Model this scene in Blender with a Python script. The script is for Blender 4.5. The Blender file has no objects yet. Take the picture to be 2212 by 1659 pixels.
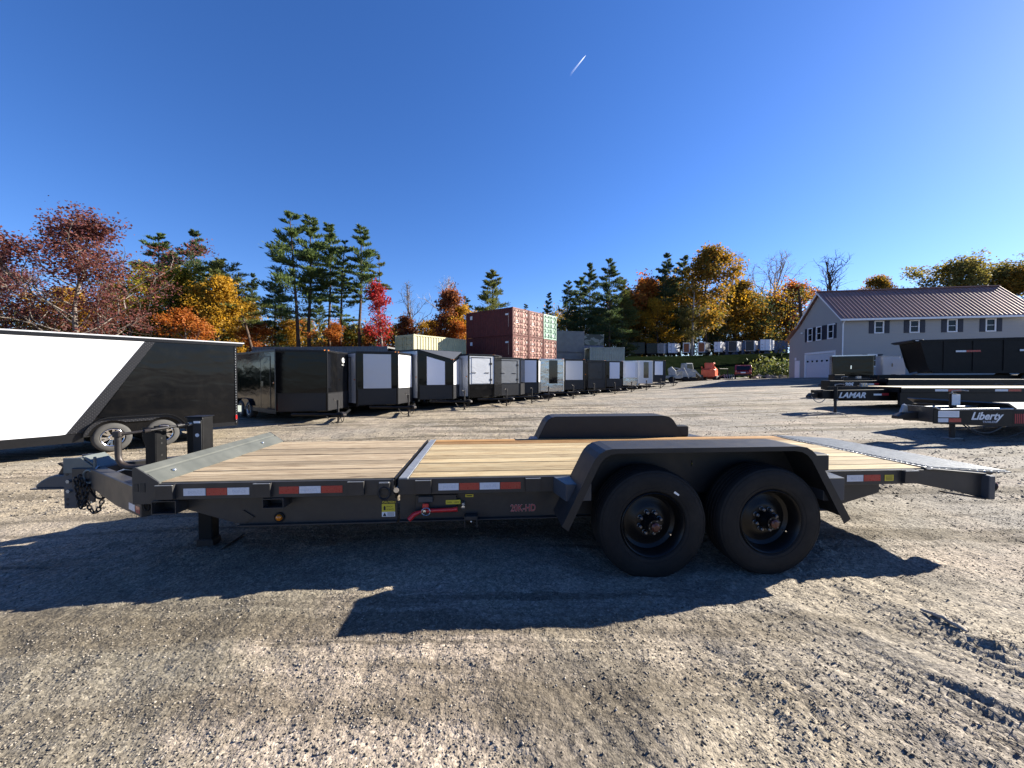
import bpy, bmesh, math, random
import numpy as np
from mathutils import Vector, Matrix

S = bpy.context.scene
C = S.collection
R = math.radians
rnd = random.Random(7)

# ------------------------------------------------------------------ camera, sky, sun, exposure
CAM_H = 1.5
cam_d = bpy.data.cameras.new('camera')
cam = bpy.data.objects.new('camera', cam_d)
C.objects.link(cam)
cam.location = (0, 0, CAM_H)
cam.rotation_euler = (R(90 - 1.31), 0, 0)
cam_d.sensor_width = 36.0
cam_d.lens = 13.53
cam_d.clip_start = 0.05
cam_d.clip_end = 30000
S.camera = cam

SUN = Vector((1.81, 0.70, 1.0)).normalized()
w = bpy.data.worlds.new('World')
S.world = w
w.use_nodes = True
nt = w.node_tree
for n in list(nt.nodes):
    nt.nodes.remove(n)
sky = nt.nodes.new('ShaderNodeTexSky')
sky.sky_type = 'NISHITA'
sky.sun_disc = False
sky.sun_elevation = math.asin(SUN.z)
sky.sun_rotation = math.atan2(SUN.x, SUN.y)
sky.altitude = 300
sky.air_density = 1.0
sky.dust_density = 0.25
sky.ozone_density = 3.0
hs = nt.nodes.new('ShaderNodeHueSaturation')
hs.inputs['Saturation'].default_value = 1.19
hs.inputs['Value'].default_value = 1.0
bg = nt.nodes.new('ShaderNodeBackground')
bg.inputs['Strength'].default_value = 0.0435
wo = nt.nodes.new('ShaderNodeOutputWorld')
nt.links.new(sky.outputs[0], hs.inputs['Color'])
tint = nt.nodes.new('ShaderNodeMix'); tint.data_type = 'RGBA'; tint.blend_type = 'MULTIPLY'; tint.inputs[0].default_value = 1.0
tint.inputs[7].default_value = (0.83, 0.93, 1.28, 1)      # the phone's cool rendering of a clear autumn sky
nt.links.new(hs.outputs[0], tint.inputs[6])
nt.links.new(tint.outputs[2], bg.inputs['Color'])
nt.links.new(bg.outputs[0], wo.inputs['Surface'])

sd = bpy.data.lights.new('sun', 'SUN')
sd.energy = 5.0
sd.angle = R(0.53)
sd.color = (1.0, 0.93, 0.80)
sun = bpy.data.objects.new('sun', sd)
C.objects.link(sun)
sun.location = (40, 15, 30)
sun.rotation_euler = (-SUN).to_track_quat('-Z', 'Y').to_euler()

S.view_settings.view_transform = 'Standard'
S.view_settings.look = 'None'
S.view_settings.exposure = 1.85
S.view_settings.gamma = 1.0
S.view_settings.use_curve_mapping = False
S.cycles.max_bounces = 6
S.cycles.transparent_max_bounces = 8

# ------------------------------------------------------------------ helpers
FV, CX, HY = 831.0, 1106.0, 811.0          # reading the photograph: focal length, middle, horizon
def px(x, Y):                               # sideways position of something seen at column x, Y metres away
    return (x - CX) * Y / FV
def pz(y, Y):
    return CAM_H - (y - HY) * Y / FV

def link(o, parent=None):
    C.objects.link(o)
    if parent is not None:
        o.parent = parent
    return o

class MB:
    def __init__(s):
        s.v = []; s.f = []
    def add(s, vs, fs):
        b = len(s.v); s.v += [tuple(p) for p in vs]; s.f += [tuple(b + i for i in f) for f in fs]
        return s
    def box(s, x0, x1, y0, y1, z0, z1):
        return s.add([(x0,y0,z0),(x1,y0,z0),(x1,y1,z0),(x0,y1,z0),(x0,y0,z1),(x1,y0,z1),(x1,y1,z1),(x0,y1,z1)],
                     [(3,2,1,0),(4,5,6,7),(0,1,5,4),(1,2,6,5),(2,3,7,6),(3,0,4,7)])
    def ext(s, pts, axis, a, b):            # extrude a polygon along an axis; pts are the two other coordinates
        n = len(pts)
        def mk(p, t):
            return (t, p[0], p[1]) if axis == 'x' else ((p[0], t, p[1]) if axis == 'y' else (p[0], p[1], t))
        vs = [mk(p, a) for p in pts] + [mk(p, b) for p in pts]
        fs = [tuple(range(n)), tuple(range(2*n-1, n-1, -1))]
        fs += [(i, i+n, (i+1) % n + n, (i+1) % n) for i in range(n)]
        return s.add(vs, fs)
    def sheet(s, pts, axis, a, b, th):      # bent sheet: open polyline with thickness, extruded
        n = len(pts); off = []
        for i in range(n):
            p = Vector(pts[max(i-1, 0)]); q = Vector(pts[min(i+1, n-1)]); d = (q - p).normalized()
            off.append((pts[i][0] - d.y*th, pts[i][1] + d.x*th))
        return s.ext(list(pts) + off[::-1], axis, a, b) if n < 3 else s._strip(pts, off, axis, a, b)
    def _strip(s, p, q, axis, a, b):
        for i in range(len(p)-1):
            s.ext([p[i], p[i+1], q[i+1], q[i]], axis, a, b)
        return s
    def tube(s, path, r, n=8, cap=True):
        path = [Vector(p) for p in path]; k = len(path)
        rs = r if isinstance(r, (list, tuple)) else [r]*k
        vs = []; fs = []; up = None
        for i in range(k):
            d = (path[min(i+1, k-1)] - path[max(i-1, 0)]).normalized()
            if up is None:
                up = Vector((0,0,1)) if abs(d.z) < .9 else Vector((1,0,0))
            a = d.cross(up).normalized(); b = a.cross(d).normalized(); up = b
            for j in range(n):
                t = 2*math.pi*j/n
                vs.append(path[i] + rs[i]*(a*math.cos(t) + b*math.sin(t)))
        for i in range(k-1):
            for j in range(n):
                fs.append((i*n+j, i*n+(j+1) % n, (i+1)*n+(j+1) % n, (i+1)*n+j))
        if cap:
            fs.append(tuple(range(n-1, -1, -1))); fs.append(tuple(range((k-1)*n, k*n)))
        return s.add(vs, fs)
    def lathe(s, prof, o, axis='y', n=32):   # prof: (radius, position along the axis)
        vs = []; fs = []; k = len(prof)
        for (r, h) in prof:
            for j in range(n):
                t = 2*math.pi*j/n; c, d = r*math.cos(t), r*math.sin(t)
                vs.append({'y': (o[0]+c, o[1]+h, o[2]+d), 'x': (o[0]+h, o[1]+c, o[2]+d), 'z': (o[0]+c, o[1]+d, o[2]+h)}[axis])
        for i in range(k-1):
            for j in range(n):
                fs.append((i*n+j, i*n+(j+1) % n, (i+1)*n+(j+1) % n, (i+1)*n+j))
        return s.add(vs, fs)
    def torus(s, o, r, r2, normal=(0,1,0), n=14, m=6, sx=1.0, spin=0):
        nn = Vector(normal).normalized(); a = nn.orthogonal().normalized()
        if abs(nn.z) < .9:
            a = Vector((0,0,1)).cross(nn).normalized()
        b = nn.cross(a)
        a, b = a*math.cos(spin)+b*math.sin(spin), b*math.cos(spin)-a*math.sin(spin)
        pts = [Vector(o) + a*r*sx*math.cos(2*math.pi*i/n) + b*r*math.sin(2*math.pi*i/n) for i in range(n)]
        vs = []; fs = []
        for i in range(n):
            d = (pts[(i+1) % n] - pts[i-1]).normalized(); e = d.cross(nn)
            for j in range(m):
                t = 2*math.pi*j/m
                vs.append(pts[i] + r2*(nn*math.cos(t) + e*math.sin(t)))
        for i in range(n):
            for j in range(m):
                fs.append((i*m+j, i*m+(j+1) % m, ((i+1) % n)*m+(j+1) % m, ((i+1) % n)*m+j))
        return s.add(vs, fs)
    def slab(s, q, th):                      # four corners + thickness along their normal
        q = [Vector(p) for p in q]; nn = (q[1]-q[0]).cross(q[3]-q[0]).normalized()*th
        return s.add(q + [p+nn for p in q], [(3,2,1,0),(4,5,6,7),(0,1,5,4),(1,2,6,5),(2,3,7,6),(3,0,4,7)])
    def mesh(s, name, mat, bevel=0, smooth=None, seg=1):
        me = bpy.data.meshes.new(name)
        me.from_pydata([tuple(p) for p in s.v], [], s.f)
        bm = bmesh.new(); bm.from_mesh(me)
        bmesh.ops.recalc_face_normals(bm, faces=bm.faces)
        if bevel > 0:
            es = [e for e in bm.edges if len(e.link_faces) == 2 and e.calc_face_angle(0) > R(30)]
            bmesh.ops.bevel(bm, geom=es, offset=bevel, segments=seg, affect='EDGES', profile=.6, clamp_overlap=True)
        bm.to_mesh(me); bm.free()
        if smooth is not None:
            me.polygons.foreach_set('use_smooth', [True]*len(me.polygons))
            me.set_sharp_from_angle(angle=R(smooth))
        if mat is not None:
            me.materials.append(MT[mat] if isinstance(mat, str) else mat)
        me.update()
        return me
    def build(s, name, mat, parent=None, bevel=0, smooth=None, seg=1, loc=None, rot=None, label=None):
        o = bpy.data.objects.new(name, s.mesh(name, mat, bevel, smooth, seg))
        link(o, parent)
        if loc is not None: o.location = loc
        if rot is not None: o.rotation_euler = rot
        if label: o['label'] = label
        return o

def BX(*a):
    return MB().box(*a)

def tag(o, label, cat, group=None):
    o['label'] = label; o['category'] = cat
    if group: o['group'] = group
    return o

def thing(name, label, cat, loc=(0,0,0), rz=0, group=None):
    o = bpy.data.objects.new(name, None); o.empty_display_size = .3
    C.objects.link(o); o.location = loc; o.rotation_euler = (0, 0, rz)
    return tag(o, label, cat, group)

def inst(me, name, parent, loc=(0,0,0), rot=(0,0,0), sc=None):
    o = bpy.data.objects.new(name, me); link(o, parent); o.location = loc; o.rotation_euler = rot
    if sc is not None: o.scale = sc if hasattr(sc, '__len__') else (sc,)*3
    return o

def text(body, size, mat, parent, loc, rot, name='lettering', shear=0, bold=0, ext=.0012, sx=1.0, align='LEFT', sp=1.0):
    cu = bpy.data.curves.new('t', 'FONT'); cu.body = body; cu.size = size; cu.shear = shear
    cu.offset = bold; cu.extrude = ext; cu.align_x = align; cu.space_character = sp; cu.resolution_u = 3
    o = bpy.data.objects.new('t', cu); C.objects.link(o)
    bpy.context.view_layer.update()
    me = bpy.data.meshes.new_from_object(o.evaluated_get(bpy.context.evaluated_depsgraph_get()))
    bpy.data.objects.remove(o); bpy.data.curves.remove(cu)
    me.materials.clear(); me.materials.append(MT[mat])
    q = inst(me, name, parent, loc, rot, (sx, 1, 1))
    return q

def raw_mesh(name, v, f, mat, smooth=False):
    """numpy vertices (N,3) and faces (M,k), all faces with k corners"""
    me = bpy.data.meshes.new(name); k = f.shape[1]
    me.vertices.add(len(v)); me.vertices.foreach_set('co', np.asarray(v, np.float32).ravel())
    me.loops.add(f.size); me.loops.foreach_set('vertex_index', np.asarray(f, np.int32).ravel())
    me.polygons.add(len(f)); me.polygons.foreach_set('loop_start', np.arange(0, f.size, k, dtype=np.int32))
    if smooth: me.polygons.foreach_set('use_smooth', np.ones(len(f), bool))
    me.update(calc_edges=True)
    me.materials.append(MT[mat])
    return me

# ------------------------------------------------------------------ materials
MT = {}
class G:
    """small wrapper that writes a node tree"""
    def __init__(s, name):
        m = bpy.data.materials.new(name); m.use_nodes = True; MT[name] = m
        s.t = m.node_tree
        s.b = s.t.nodes['Principled BSDF']; s.out = s.t.nodes['Material Output']; s.m = m
    def n(s, ty, **kw):
        q = s.t.nodes.new('ShaderNode' + ty)
        for k, v in kw.items():
            if k.startswith('i_'):
                key = k[2:]
                key = int(key) if key.isdigit() else key
                s.put(q.inputs[key], v)
            else:
                setattr(q, k, v)
        return q
    def put(s, sock, v):
        if isinstance(v, bpy.types.NodeSocket): s.t.links.new(v, sock)
        else: sock.default_value = v
    def co(s, kind='Object', scale=(1,1,1), rot=(0,0,0)):
        tc = s.n('TexCoord').outputs[kind] if kind != 'Position' else s.n('NewGeometry').outputs['Position']
        mp = s.n('Mapping'); s.t.links.new(tc, mp.inputs[0])
        mp.inputs['Scale'].default_value = scale; mp.inputs['Rotation'].default_value = rot
        return mp.outputs[0]
    def noise(s, vec, scale=5, detail=4, rough=.55, dist=0, w=None):
        q = s.n('TexNoise'); s.t.links.new(vec, q.inputs['Vector'])
        q.inputs['Scale'].default_value = scale; q.inputs['Detail'].default_value = detail
        q.inputs['Roughness'].default_value = rough; q.inputs['Distortion'].default_value = dist
        return q.outputs['Fac']
    def vor(s, vec, scale=5, feat='F1', out='Distance', rand=1):
        q = s.n('TexVoronoi', feature=feat); s.t.links.new(vec, q.inputs['Vector'])
        q.inputs['Scale'].default_value = scale; q.inputs['Randomness'].default_value = rand
        return q.outputs[out]
    def ramp(s, fac, stops):
        q = s.n('ValToRGB'); s.t.links.new(fac, q.inputs[0]); e = q.color_ramp.elements
        while len(e) < len(stops): e.new(.5)
        for el, (p, c) in zip(e, stops):
            el.position = p; el.color = (c[0], c[1], c[2], 1) if hasattr(c, '__len__') else (c, c, c, 1)
        return q.outputs[0]
    def mix(s, fac, a, b, mode='MIX'):
        q = s.n('Mix', data_type='RGBA', blend_type=mode)
        s.put(q.inputs[0], fac); s.put(q.inputs[6], a if isinstance(a, bpy.types.NodeSocket) else (*a, 1)); s.put(q.inputs[7], b if isinstance(b, bpy.types.NodeSocket) else (*b, 1))
        return q.outputs[2]
    def math(s, op, a, b=0.0, clamp=False):
        q = s.n('Math', operation=op, use_clamp=clamp); s.put(q.inputs[0], a); s.put(q.inputs[1], b)
        return q.outputs[0]
    def bump(s, h, strength=.5, dist=.01, normal=None):
        q = s.n('Bump'); s.t.links.new(h, q.inputs['Height'])
        q.inputs['Strength'].default_value = strength; q.inputs['Distance'].default_value = dist
        if normal is not None: s.t.links.new(normal, q.inputs['Normal'])
        return q.outputs[0]
    def set(s, **kw):
        for k, v in kw.items():
            s.put(s.b.inputs[{'col': 'Base Color', 'rough': 'Roughness', 'metal': 'Metallic', 'nor': 'Normal', 'spec': 'Specular IOR Level',
                              'coat': 'Coat Weight', 'emit': 'Emission Color', 'es': 'Emission Strength'}[k]],
                  (*v, 1) if isinstance(v, tuple) and len(v) == 3 else v)
        return s

def mat(name, col, rough=.5, metal=0, var=.15, vs=6, objvar=0, bump=0, bs=60, bd=.003, coat=0, spec=.5, dirt=None, dirt_amt=.5, ds=2.5):
    g = G(name); v = g.co()
    f = g.noise(v, vs, 5)
    lo = tuple(c*(1-var) for c in col); hi = tuple(min(1, c*(1+var)) for c in col)
    c = g.ramp(f, [(.3, lo), (.7, hi)])
    if objvar:
        r_ = g.n('ObjectInfo').outputs['Random']
        c = g.mix(1.0, c, g.ramp(r_, [(0, 1-objvar), (1, 1+objvar*.6)]), 'MULTIPLY')
    if dirt:
        c = g.mix(g.math('MULTIPLY', g.ramp(g.noise(v, ds, 8, .7), [(.45, 0), (.72, 1)]), dirt_amt), c, dirt)
    g.set(col=c, metal=metal, spec=spec, coat=coat)
    g.set(rough=g.math('ADD', g.math('MULTIPLY', g.noise(v, vs*2.3, 4), .22), rough-.11))
    if bump:
        g.set(nor=g.bump(g.noise(v, bs, 4), bump, bd))
    return g

def make_materials():
    # gravel yard
    g = G('gravel'); P = g.co('Position')
    sx = g.n('SeparateXYZ', i_0=P).outputs[0]
    big = g.math('ADD', g.noise(P, .22, 5, .6), g.math('MULTIPLY', sx, .014)); mid = g.noise(P, 1.1, 6, .62); fine = g.noise(P, 26, 6, .7)
    tan = (.252, .212, .156); grey = (.188, .172, .150); pink = (.285, .236, .190); dark = (.066, .058, .048); olive = (.136, .121, .093)
    c = g.mix(g.ramp(big, [(.38, 0), (.62, 1)]), tan, grey)
    c = g.mix(g.math('MULTIPLY', g.ramp(g.noise(P, .5, 3), [(.5, 0), (.68, 1)]), .8), c, pink)
    c = g.mix(g.math('MULTIPLY', g.ramp(mid, [(.54, 0), (.70, 1)]), .55), c, dark)
    def blob(x, y, r, sharp=.45):      # a patch of ground with its own soft, ragged outline
        dv = g.n('VectorMath', operation='DISTANCE'); g.t.links.new(g.n('Mapping', i_0=P).outputs[0], dv.inputs[0]); dv.inputs[1].default_value = (x, y, 0)
        q = g.math('ADD', g.math('DIVIDE', dv.outputs['Value'], r), g.math('MULTIPLY', g.math('SUBTRACT', g.noise(P, 2.6, 6, .7), .5), 2.0))
        return g.ramp(q, [(1-sharp, 1), (1.0, 0)])
    c = g.mix(g.math('MULTIPLY', blob(-2.2, 2.1, 1.6), .75), c, olive)
    c = g.mix(g.math('MULTIPLY', blob(-.55, 1.9, 1.0), .9), c, pink)
    c = g.mix(g.math('MULTIPLY', blob(.35, 1.72, .55), .7), c, dark)
    c = g.mix(g.math('MULTIPLY', blob(1.9, 1.9, .8), .5), c, (.15, .135, .118))
    c = g.mix(g.math('MULTIPLY', blob(-5.5, 7, 3.5), .7), c, (.255, .21, .15))
    trk = g.noise(g.co('Position', (.16, 1.5, 1), (0, 0, R(-33))), 1.0, 6, .6, .6)
    c = g.mix(g.math('MULTIPLY', g.ramp(trk, [(.52, 0), (.60, 1)]), .8), c, (.085, .070, .050))
    tr2 = g.noise(g.co('Position', (.10, 3.2, 1), (0, 0, R(-28))), 1.0, 5, .6, .9)
    c = g.mix(g.math('MULTIPLY', g.ramp(tr2, [(.56, 0), (.62, 1)]), .6), c, (.06, .05, .038))
    v1 = g.vor(P, 95, out='Color'); v2 = g.vor(P, 42, out='Color')
    c = g.mix(.55, c, g.mix(1.0, c, g.ramp(g.n('SeparateColor', i_0=v1).outputs[0], [(0, .45), (.5, .95), (1, 1.7)]), 'MULTIPLY'))
    c = g.mix(.5, c, g.mix(1.0, c, g.ramp(g.n('SeparateColor', i_0=v2).outputs[1], [(0, .5), (.6, 1.0), (1, 1.6)]), 'MULTIPLY'))
    d1 = g.vor(P, 95); d2 = g.vor(P, 38)
    h = g.math('ADD', g.math('MULTIPLY', d1, -.35), g.math('MULTIPLY', d2, -.65))
    h = g.math('ADD', h, g.math('MULTIPLY', fine, .8))
    g.set(col=c, rough=.95, spec=.2, nor=g.bump(h, 1.0, .0075, g.bump(g.noise(P, 6.0, 5, .65), .6, .035)))
    # loose stones
    g = G('pebble'); r_ = g.n('NewGeometry').outputs['Random Per Island']
    c = g.ramp(r_, [(0, (.06, .053, .044)), (.2, (.105, .092, .075)), (.5, (.158, .138, .112)), (.8, (.205, .18, .148)), (.95, (.30, .27, .23)), (1, (.17, .163, .163))])
    g.set(col=c, rough=.9, spec=.25)
    # grass bank: dark grass, with its shade also put into the colour
    g = G('grass_bank'); P = g.co('Position')
    c = g.ramp(g.noise(P, 1.2, 8, .7), [(.3, (.004, .007, .003)), (.55, (.007, .011, .005)), (.75, (.016, .016, .008))])
    g.set(col=c, rough=1.0, spec=0.0, nor=g.bump(g.noise(P, 5, 6, .7), .6, .15))
    # deck boards; the palest set carries grazing sun glare in its colour
    for nm, a, b, d in (('wood_weathered', (.34, .274, .190), (.25, .188, .122), (.10, .068, .044)), ('wood_new', (.365, .298, .185), (.30, .222, .122), (.14, .084, .042)), ('wood_glare', (.55, .48, .36), (.45, .37, .26), (.25, .18, .11)), ('wood_stained', (.30, .175, .068), (.22, .11, .038), (.12, .055, .02))):
        g = G(nm); rr = g.n('ObjectInfo').outputs['Random']
        tc = g.n('TexCoord').outputs['Object']
        vm = g.n('VectorMath', operation='ADD'); g.t.links.new(tc, vm.inputs[0])
        cb = g.n('CombineXYZ'); g.put(cb.inputs[0], g.math('MULTIPLY', rr, 37.0)); g.put(cb.inputs[1], g.math('MULTIPLY', rr, 11.0)); g.t.links.new(cb.outputs[0], vm.inputs[1])
        mp = g.n('Mapping'); g.t.links.new(vm.outputs[0], mp.inputs[0]); mp.inputs['Scale'].default_value = (1.0, 14, 14)
        gr = g.noise(mp.outputs[0], 2.2, 7, .65, 1.6)
        mp2 = g.n('Mapping'); g.t.links.new(vm.outputs[0], mp2.inputs[0]); mp2.inputs['Scale'].default_value = (.7, 60, 60)
        fg = g.noise(mp2.outputs[0], 2.0, 5, .6, .4)
        c = g.ramp(gr, [(.30, d), (.44, b), (.58, a), (.75, tuple(min(1, x*1.12) for x in a))])
        c = g.mix(.7, c, g.mix(1.0, c, g.ramp(fg, [(.3, .40), (.55, 1.1)]), 'MULTIPLY'))
        mp3 = g.n('Mapping'); g.t.links.new(vm.outputs[0], mp3.inputs[0]); mp3.inputs['Scale'].default_value = (2.2, 9, 4)
        kn = g.vor(mp3.outputs[0], 1.0)
        c = g.mix(g.ramp(kn, [(.05, .85), (.16, 0)]), c, d)
        c = g.mix(1.0, c, g.ramp(rr, [(0, .66), (.5, .95), (1, 1.12)]), 'MULTIPLY')
        g.set(col=c, rough=.8, spec=.25, nor=g.bump(fg, .35, .003))
    # diamond plate (two crossed sets of ribs)
    for nm, col, ro in (('tread_steel', (.20, .21, .22), .42), ('tread_black', (.011, .011, .013), .38)):
        g = G(nm)
        ws = []
        for sg in (1, -1):
            q = g.n('TexWave', wave_type='BANDS', bands_direction='X'); g.t.links.new(g.co('Object', (1, 1, 1), (0, R(45*sg), R(45*sg))), q.inputs['Vector'])
            q.inputs['Scale'].default_value = 9.0; ws.append(q.outputs['Fac'])
        h = g.math('MULTIPLY', g.math('POWER', ws[0], 3), g.math('POWER', ws[1], 3))
        g.set(col=g.mix(g.math('MULTIPLY', h, .6), col, tuple(min(1, x*1.6+.02) for x in col)), metal=.85 if nm == 'tread_steel' else 0.0, rough=ro, spec=.35, nor=g.bump(h, 1 if nm == 'tread_steel' else .6, .006))
    # paints and metals
    mat('charcoal_paint', (.027, .027, .028), .40, 0, .15, 3, spec=.42, dirt=(.075, .064, .052), dirt_amt=.35, ds=5)
    mat('headboard_grey', (.066, .071, .066), .6, 0, .15, 5, spec=.2, dirt=(.12, .115, .10), dirt_amt=.25)
    mat('black_paint', (.006, .0062, .007), .42, 0, .2, 4, spec=.22, dirt=(.04, .036, .03), dirt_amt=.12)
    mat('fender_black', (.014, .0145, .016), .48, 0, .15, 5, spec=.35, dirt=(.06, .052, .045), dirt_amt=.12, ds=1.6)
    mat('grey_primer', (.11, .125, .12), .5, .2, .12, 5, dirt=(.19, .17, .14), dirt_amt=.25)
    mat('blue_grey_paint', (.055, .062, .074), .4, .1, .1, 4, spec=.4)
    mat('galvanized', (.33, .34, .345), .45, .7, .18, 14)
    mat('bright_steel', (.62, .62, .62), .25, .95, .1, 20)
    mat('dull_steel', (.14, .14, .145), .4, .8, .2, 20)
    mat('chrome', (.75, .75, .76), .12, 1, .05, 5)
    mat('black_iron', (.02, .019, .019), .5, .3, .3, 14, dirt=(.13, .07, .04), dirt_amt=.25)
    mat('rubber', (.0085, .0085, .009), .72, 0, .15, 8, spec=.25, bump=.3, bs=90, dirt=(.04, .035, .03), dirt_amt=.3, ds=5)
    mat('rubber_grey', (.04, .039, .038), .8, 0, .15, 8, dirt=(.08, .075, .065), dirt_amt=.4)
    mat('rim_black', (.004, .004, .0045), .38, 0, .2, 6, spec=.3, dirt=(.02, .018, .015), dirt_amt=.2)
    mat('red_paint', (.52, .018, .02), .35, 0, .1, 9, coat=.3)
    mat('red_reflector', (.34, .008, .012), .3, 0, .1, 40, coat=.5)
    mat('white_reflector', (.58, .60, .64), .35, 0, .08, 60, coat=.3)
    mat('reflector_print', (.42, .45, .52), .4, 0, .05, 30)
    mat('amber_lens', (.62, .19, .01), .25, 0, .05, 10, coat=.6)
    mat('red_lens', (.32, .006, .008), .2, 0, .05, 10, coat=.6)
    mat('yellow_sticker', (.62, .50, .035), .5, 0, .06, 10)
    mat('white_sticker', (.75, .75, .74), .5, 0, .05, 10)
    mat('black_sticker', (.012, .012, .012), .5, 0, .05, 10)
    mat('red_decal', (.38, .025, .03), .45, 0, .05, 10)
    mat('brown_cap', (.07, .018, .012), .35, 0, .3, 30)
    # trailer skins: thin sheet, slightly wavy
    for nm, col, ro, met in (('skin_white', (.57, .57, .58), .38, 0), ('skin_black', (.0035, .0037, .0045), .10, 0), ('skin_silver', (.50, .51, .53), .36, .1), ('skin_grey', (.17, .175, .185), .34, .3), ('skin_charcoal', (.028, .030, .033), .25, 0), ('skin_pale', (.66, .68, .74), .36, 0), ('skin_chrome', (.55, .55, .54), .18, .9)):
        g = G(nm); v = g.co()
        h = g.noise(g.co('Object', (1, 1, 2.2)), 1.3, 2, .4, .4)
        c = g.mix(g.math('MULTIPLY', g.ramp(g.noise(v, 2.2, 7, .7), [(.5, 0), (.8, 1)]), .10 if col[0] > .1 else .02), col, (.3, .27, .22))
        g.set(col=c, metal=met, rough=ro, coat=0.0, spec=.24 if nm in ('skin_black', 'skin_charcoal') else .4, nor=g.bump(h, .15 if nm == 'skin_black' else .4, .05))
    mat('trim_black', (.007, .007, .008), .35, 0, .1, 8, spec=.3)
    mat('trim_alu', (.55, .56, .57), .3, .9, .1, 20)
    mat('roof_dark', (.075, .078, .082), .5, .4, .1, 6)
    mat('window_dark', (.006, .006, .008), .08, 0, .1, 4, coat=.4)
    # containers
    mat('container_maroon', (.115, .026, .022), .6, 0, .2, 3, objvar=.1, spec=.25, dirt=(.10, .04, .03), dirt_amt=.4, ds=3.5)  # darker than the doors: shade of the sides put into the maroon
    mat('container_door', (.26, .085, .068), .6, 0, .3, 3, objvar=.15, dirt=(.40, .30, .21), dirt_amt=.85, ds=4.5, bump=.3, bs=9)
    mat('container_green', (.19, .33, .25), .55, 0, .15, 3, dirt=(.45, .42, .32), dirt_amt=.5, ds=3)
    mat('container_cream', (.46, .42, .24), .6, 0, .1, 2, dirt=(.32, .25, .16), dirt_amt=.25)
    mat('container_grey', (.13, .135, .145), .6, 0, .15, 2, dirt=(.22, .19, .15), dirt_amt=.3)
    mat('container_blue', (.085, .105, .165), .6, 0, .15, 2, dirt=(.2, .18, .16), dirt_amt=.25)
    mat('container_sage', (.25, .28, .25), .6, 0, .12, 2, dirt=(.3, .27, .2), dirt_amt=.3)
    mat('container_rust', (.12, .05, .03), .7, 0, .3, 8)
    mat('door_gear', (.36, .25, .19), .5, .5, .25, 9)
    g = G('camouflage'); v = g.co('Object', (1, 1, 1.3))
    c = g.ramp(g.noise(v, .9, 2, .5, .5), [(.44, (.035, .04, .03)), (.46, (.16, .17, .15)), (.56, (.16, .17, .15)), (.58, (.07, .085, .06))])
    c.node.color_ramp.interpolation = 'CONSTANT'; g.set(col=c, rough=.6)
    # building
    g = G('siding'); v = g.co('Object'); sp = g.n('SeparateXYZ', i_0=v).outputs[2]
    saw = g.math('FRACT', g.math('MULTIPLY', sp, 8.0))
    c = g.mix(g.math('MULTIPLY', g.noise(v, .7, 5), .35), (.315, .312, .308), (.268, .265, .262))
    c = g.mix(g.ramp(saw, [(.0, .45), (.12, 0)]), c, (.17, .155, .158))
    g.set(col=c, rough=.6, nor=g.bump(saw, .6, .02))
    mat('roof_metal', (.30, .162, .132), .42, .25, .15, .8, objvar=.14)
    mat('white_trim', (.72, .72, .74), .45, 0, .04, 5)
    mat('shutter_navy', (.012, .014, .03), .5, 0, .1, 5)
    mat('garage_white', (.50, .53, .58), .45, 0, .04, 3)
    mat('glass', (.012, .014, .020), .06, 0, .1, 1, spec=.3)
    mat('stone', (.30, .25, .20), .85, 0, .4, 6, objvar=.35, bump=.5, bs=6, bd=.05)
    mat('machine_grey', (.36, .36, .35), .5, .1, .2, 4, dirt=(.2, .16, .12), dirt_amt=.4)
    mat('machine_orange', (.62, .075, .02), .45, 0, .12, 4, dirt=(.2, .13, .09), dirt_amt=.25)
    mat('car_red', (.20, .012, .016), .25, .2, .08, 3, coat=.6)
    # bark and leaves
    for nm, col in (('bark_dark', (.055, .042, .032)), ('bark_grey', (.17, .145, .125)), ('bark_pale', (.34, .31, .28)), ('bark_pine', (.085, .06, .047))):
        g = G(nm); v = g.co('Object', (6, 6, 1.2))
        g.set(col=g.ramp(g.noise(v, 3, 5), [(.3, tuple(c*.6 for c in col)), (.7, tuple(c*1.3 for c in col))]), rough=.95, spec=.1, nor=g.bump(g.noise(v, 4, 5), .8, .05))
    LEAF = {'leaf_maroon': [(.098, .036, .040), (.150, .050, .048), (.20, .085, .062), (.13, .088, .06)],
            'leaf_yellow_green': [(0.132, 0.132, 0.017), (0.242, 0.198, 0.022), (0.330, 0.231, 0.028), (0.099, 0.121, 0.022)],
            'leaf_orange': [(.30, .085, .018), (.34, .12, .024), (.38, .17, .035), (.20, .055, .018)],
            'leaf_gold': [(0.299, 0.172, 0.017), (0.414, 0.230, 0.023), (0.483, 0.299, 0.034), (0.184, 0.138, 0.023)],
            'leaf_scarlet': [(0.272, 0.016, 0.024), (0.336, 0.032, 0.036), (0.240, 0.024, 0.024), (0.320, 0.072, 0.040)],
            'leaf_rust': [(0.187, 0.066, 0.033), (0.264, 0.094, 0.044), (0.143, 0.077, 0.039), (0.308, 0.132, 0.055)],
            'leaf_olive': [(0.130, 0.127, 0.042), (0.189, 0.163, 0.052), (0.234, 0.176, 0.062), (0.111, 0.114, 0.039)],
            'leaf_mixed': [(0.300, 0.163, 0.025), (0.100, 0.106, 0.025), (0.400, 0.188, 0.031), (0.175, 0.125, 0.025)],
            'needle_green': [(0.065, 0.104, 0.041), (0.096, 0.142, 0.052), (0.133, 0.177, 0.061), (0.072, 0.102, 0.052)],
            'needle_dark': [(0.042, 0.069, 0.036), (0.063, 0.096, 0.045), (0.093, 0.123, 0.051), (0.048, 0.072, 0.039)],
            'needle_olive': [(0.088, 0.110, 0.037), (0.119, 0.135, 0.043), (0.150, 0.150, 0.045), (0.075, 0.088, 0.037)]}
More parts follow.
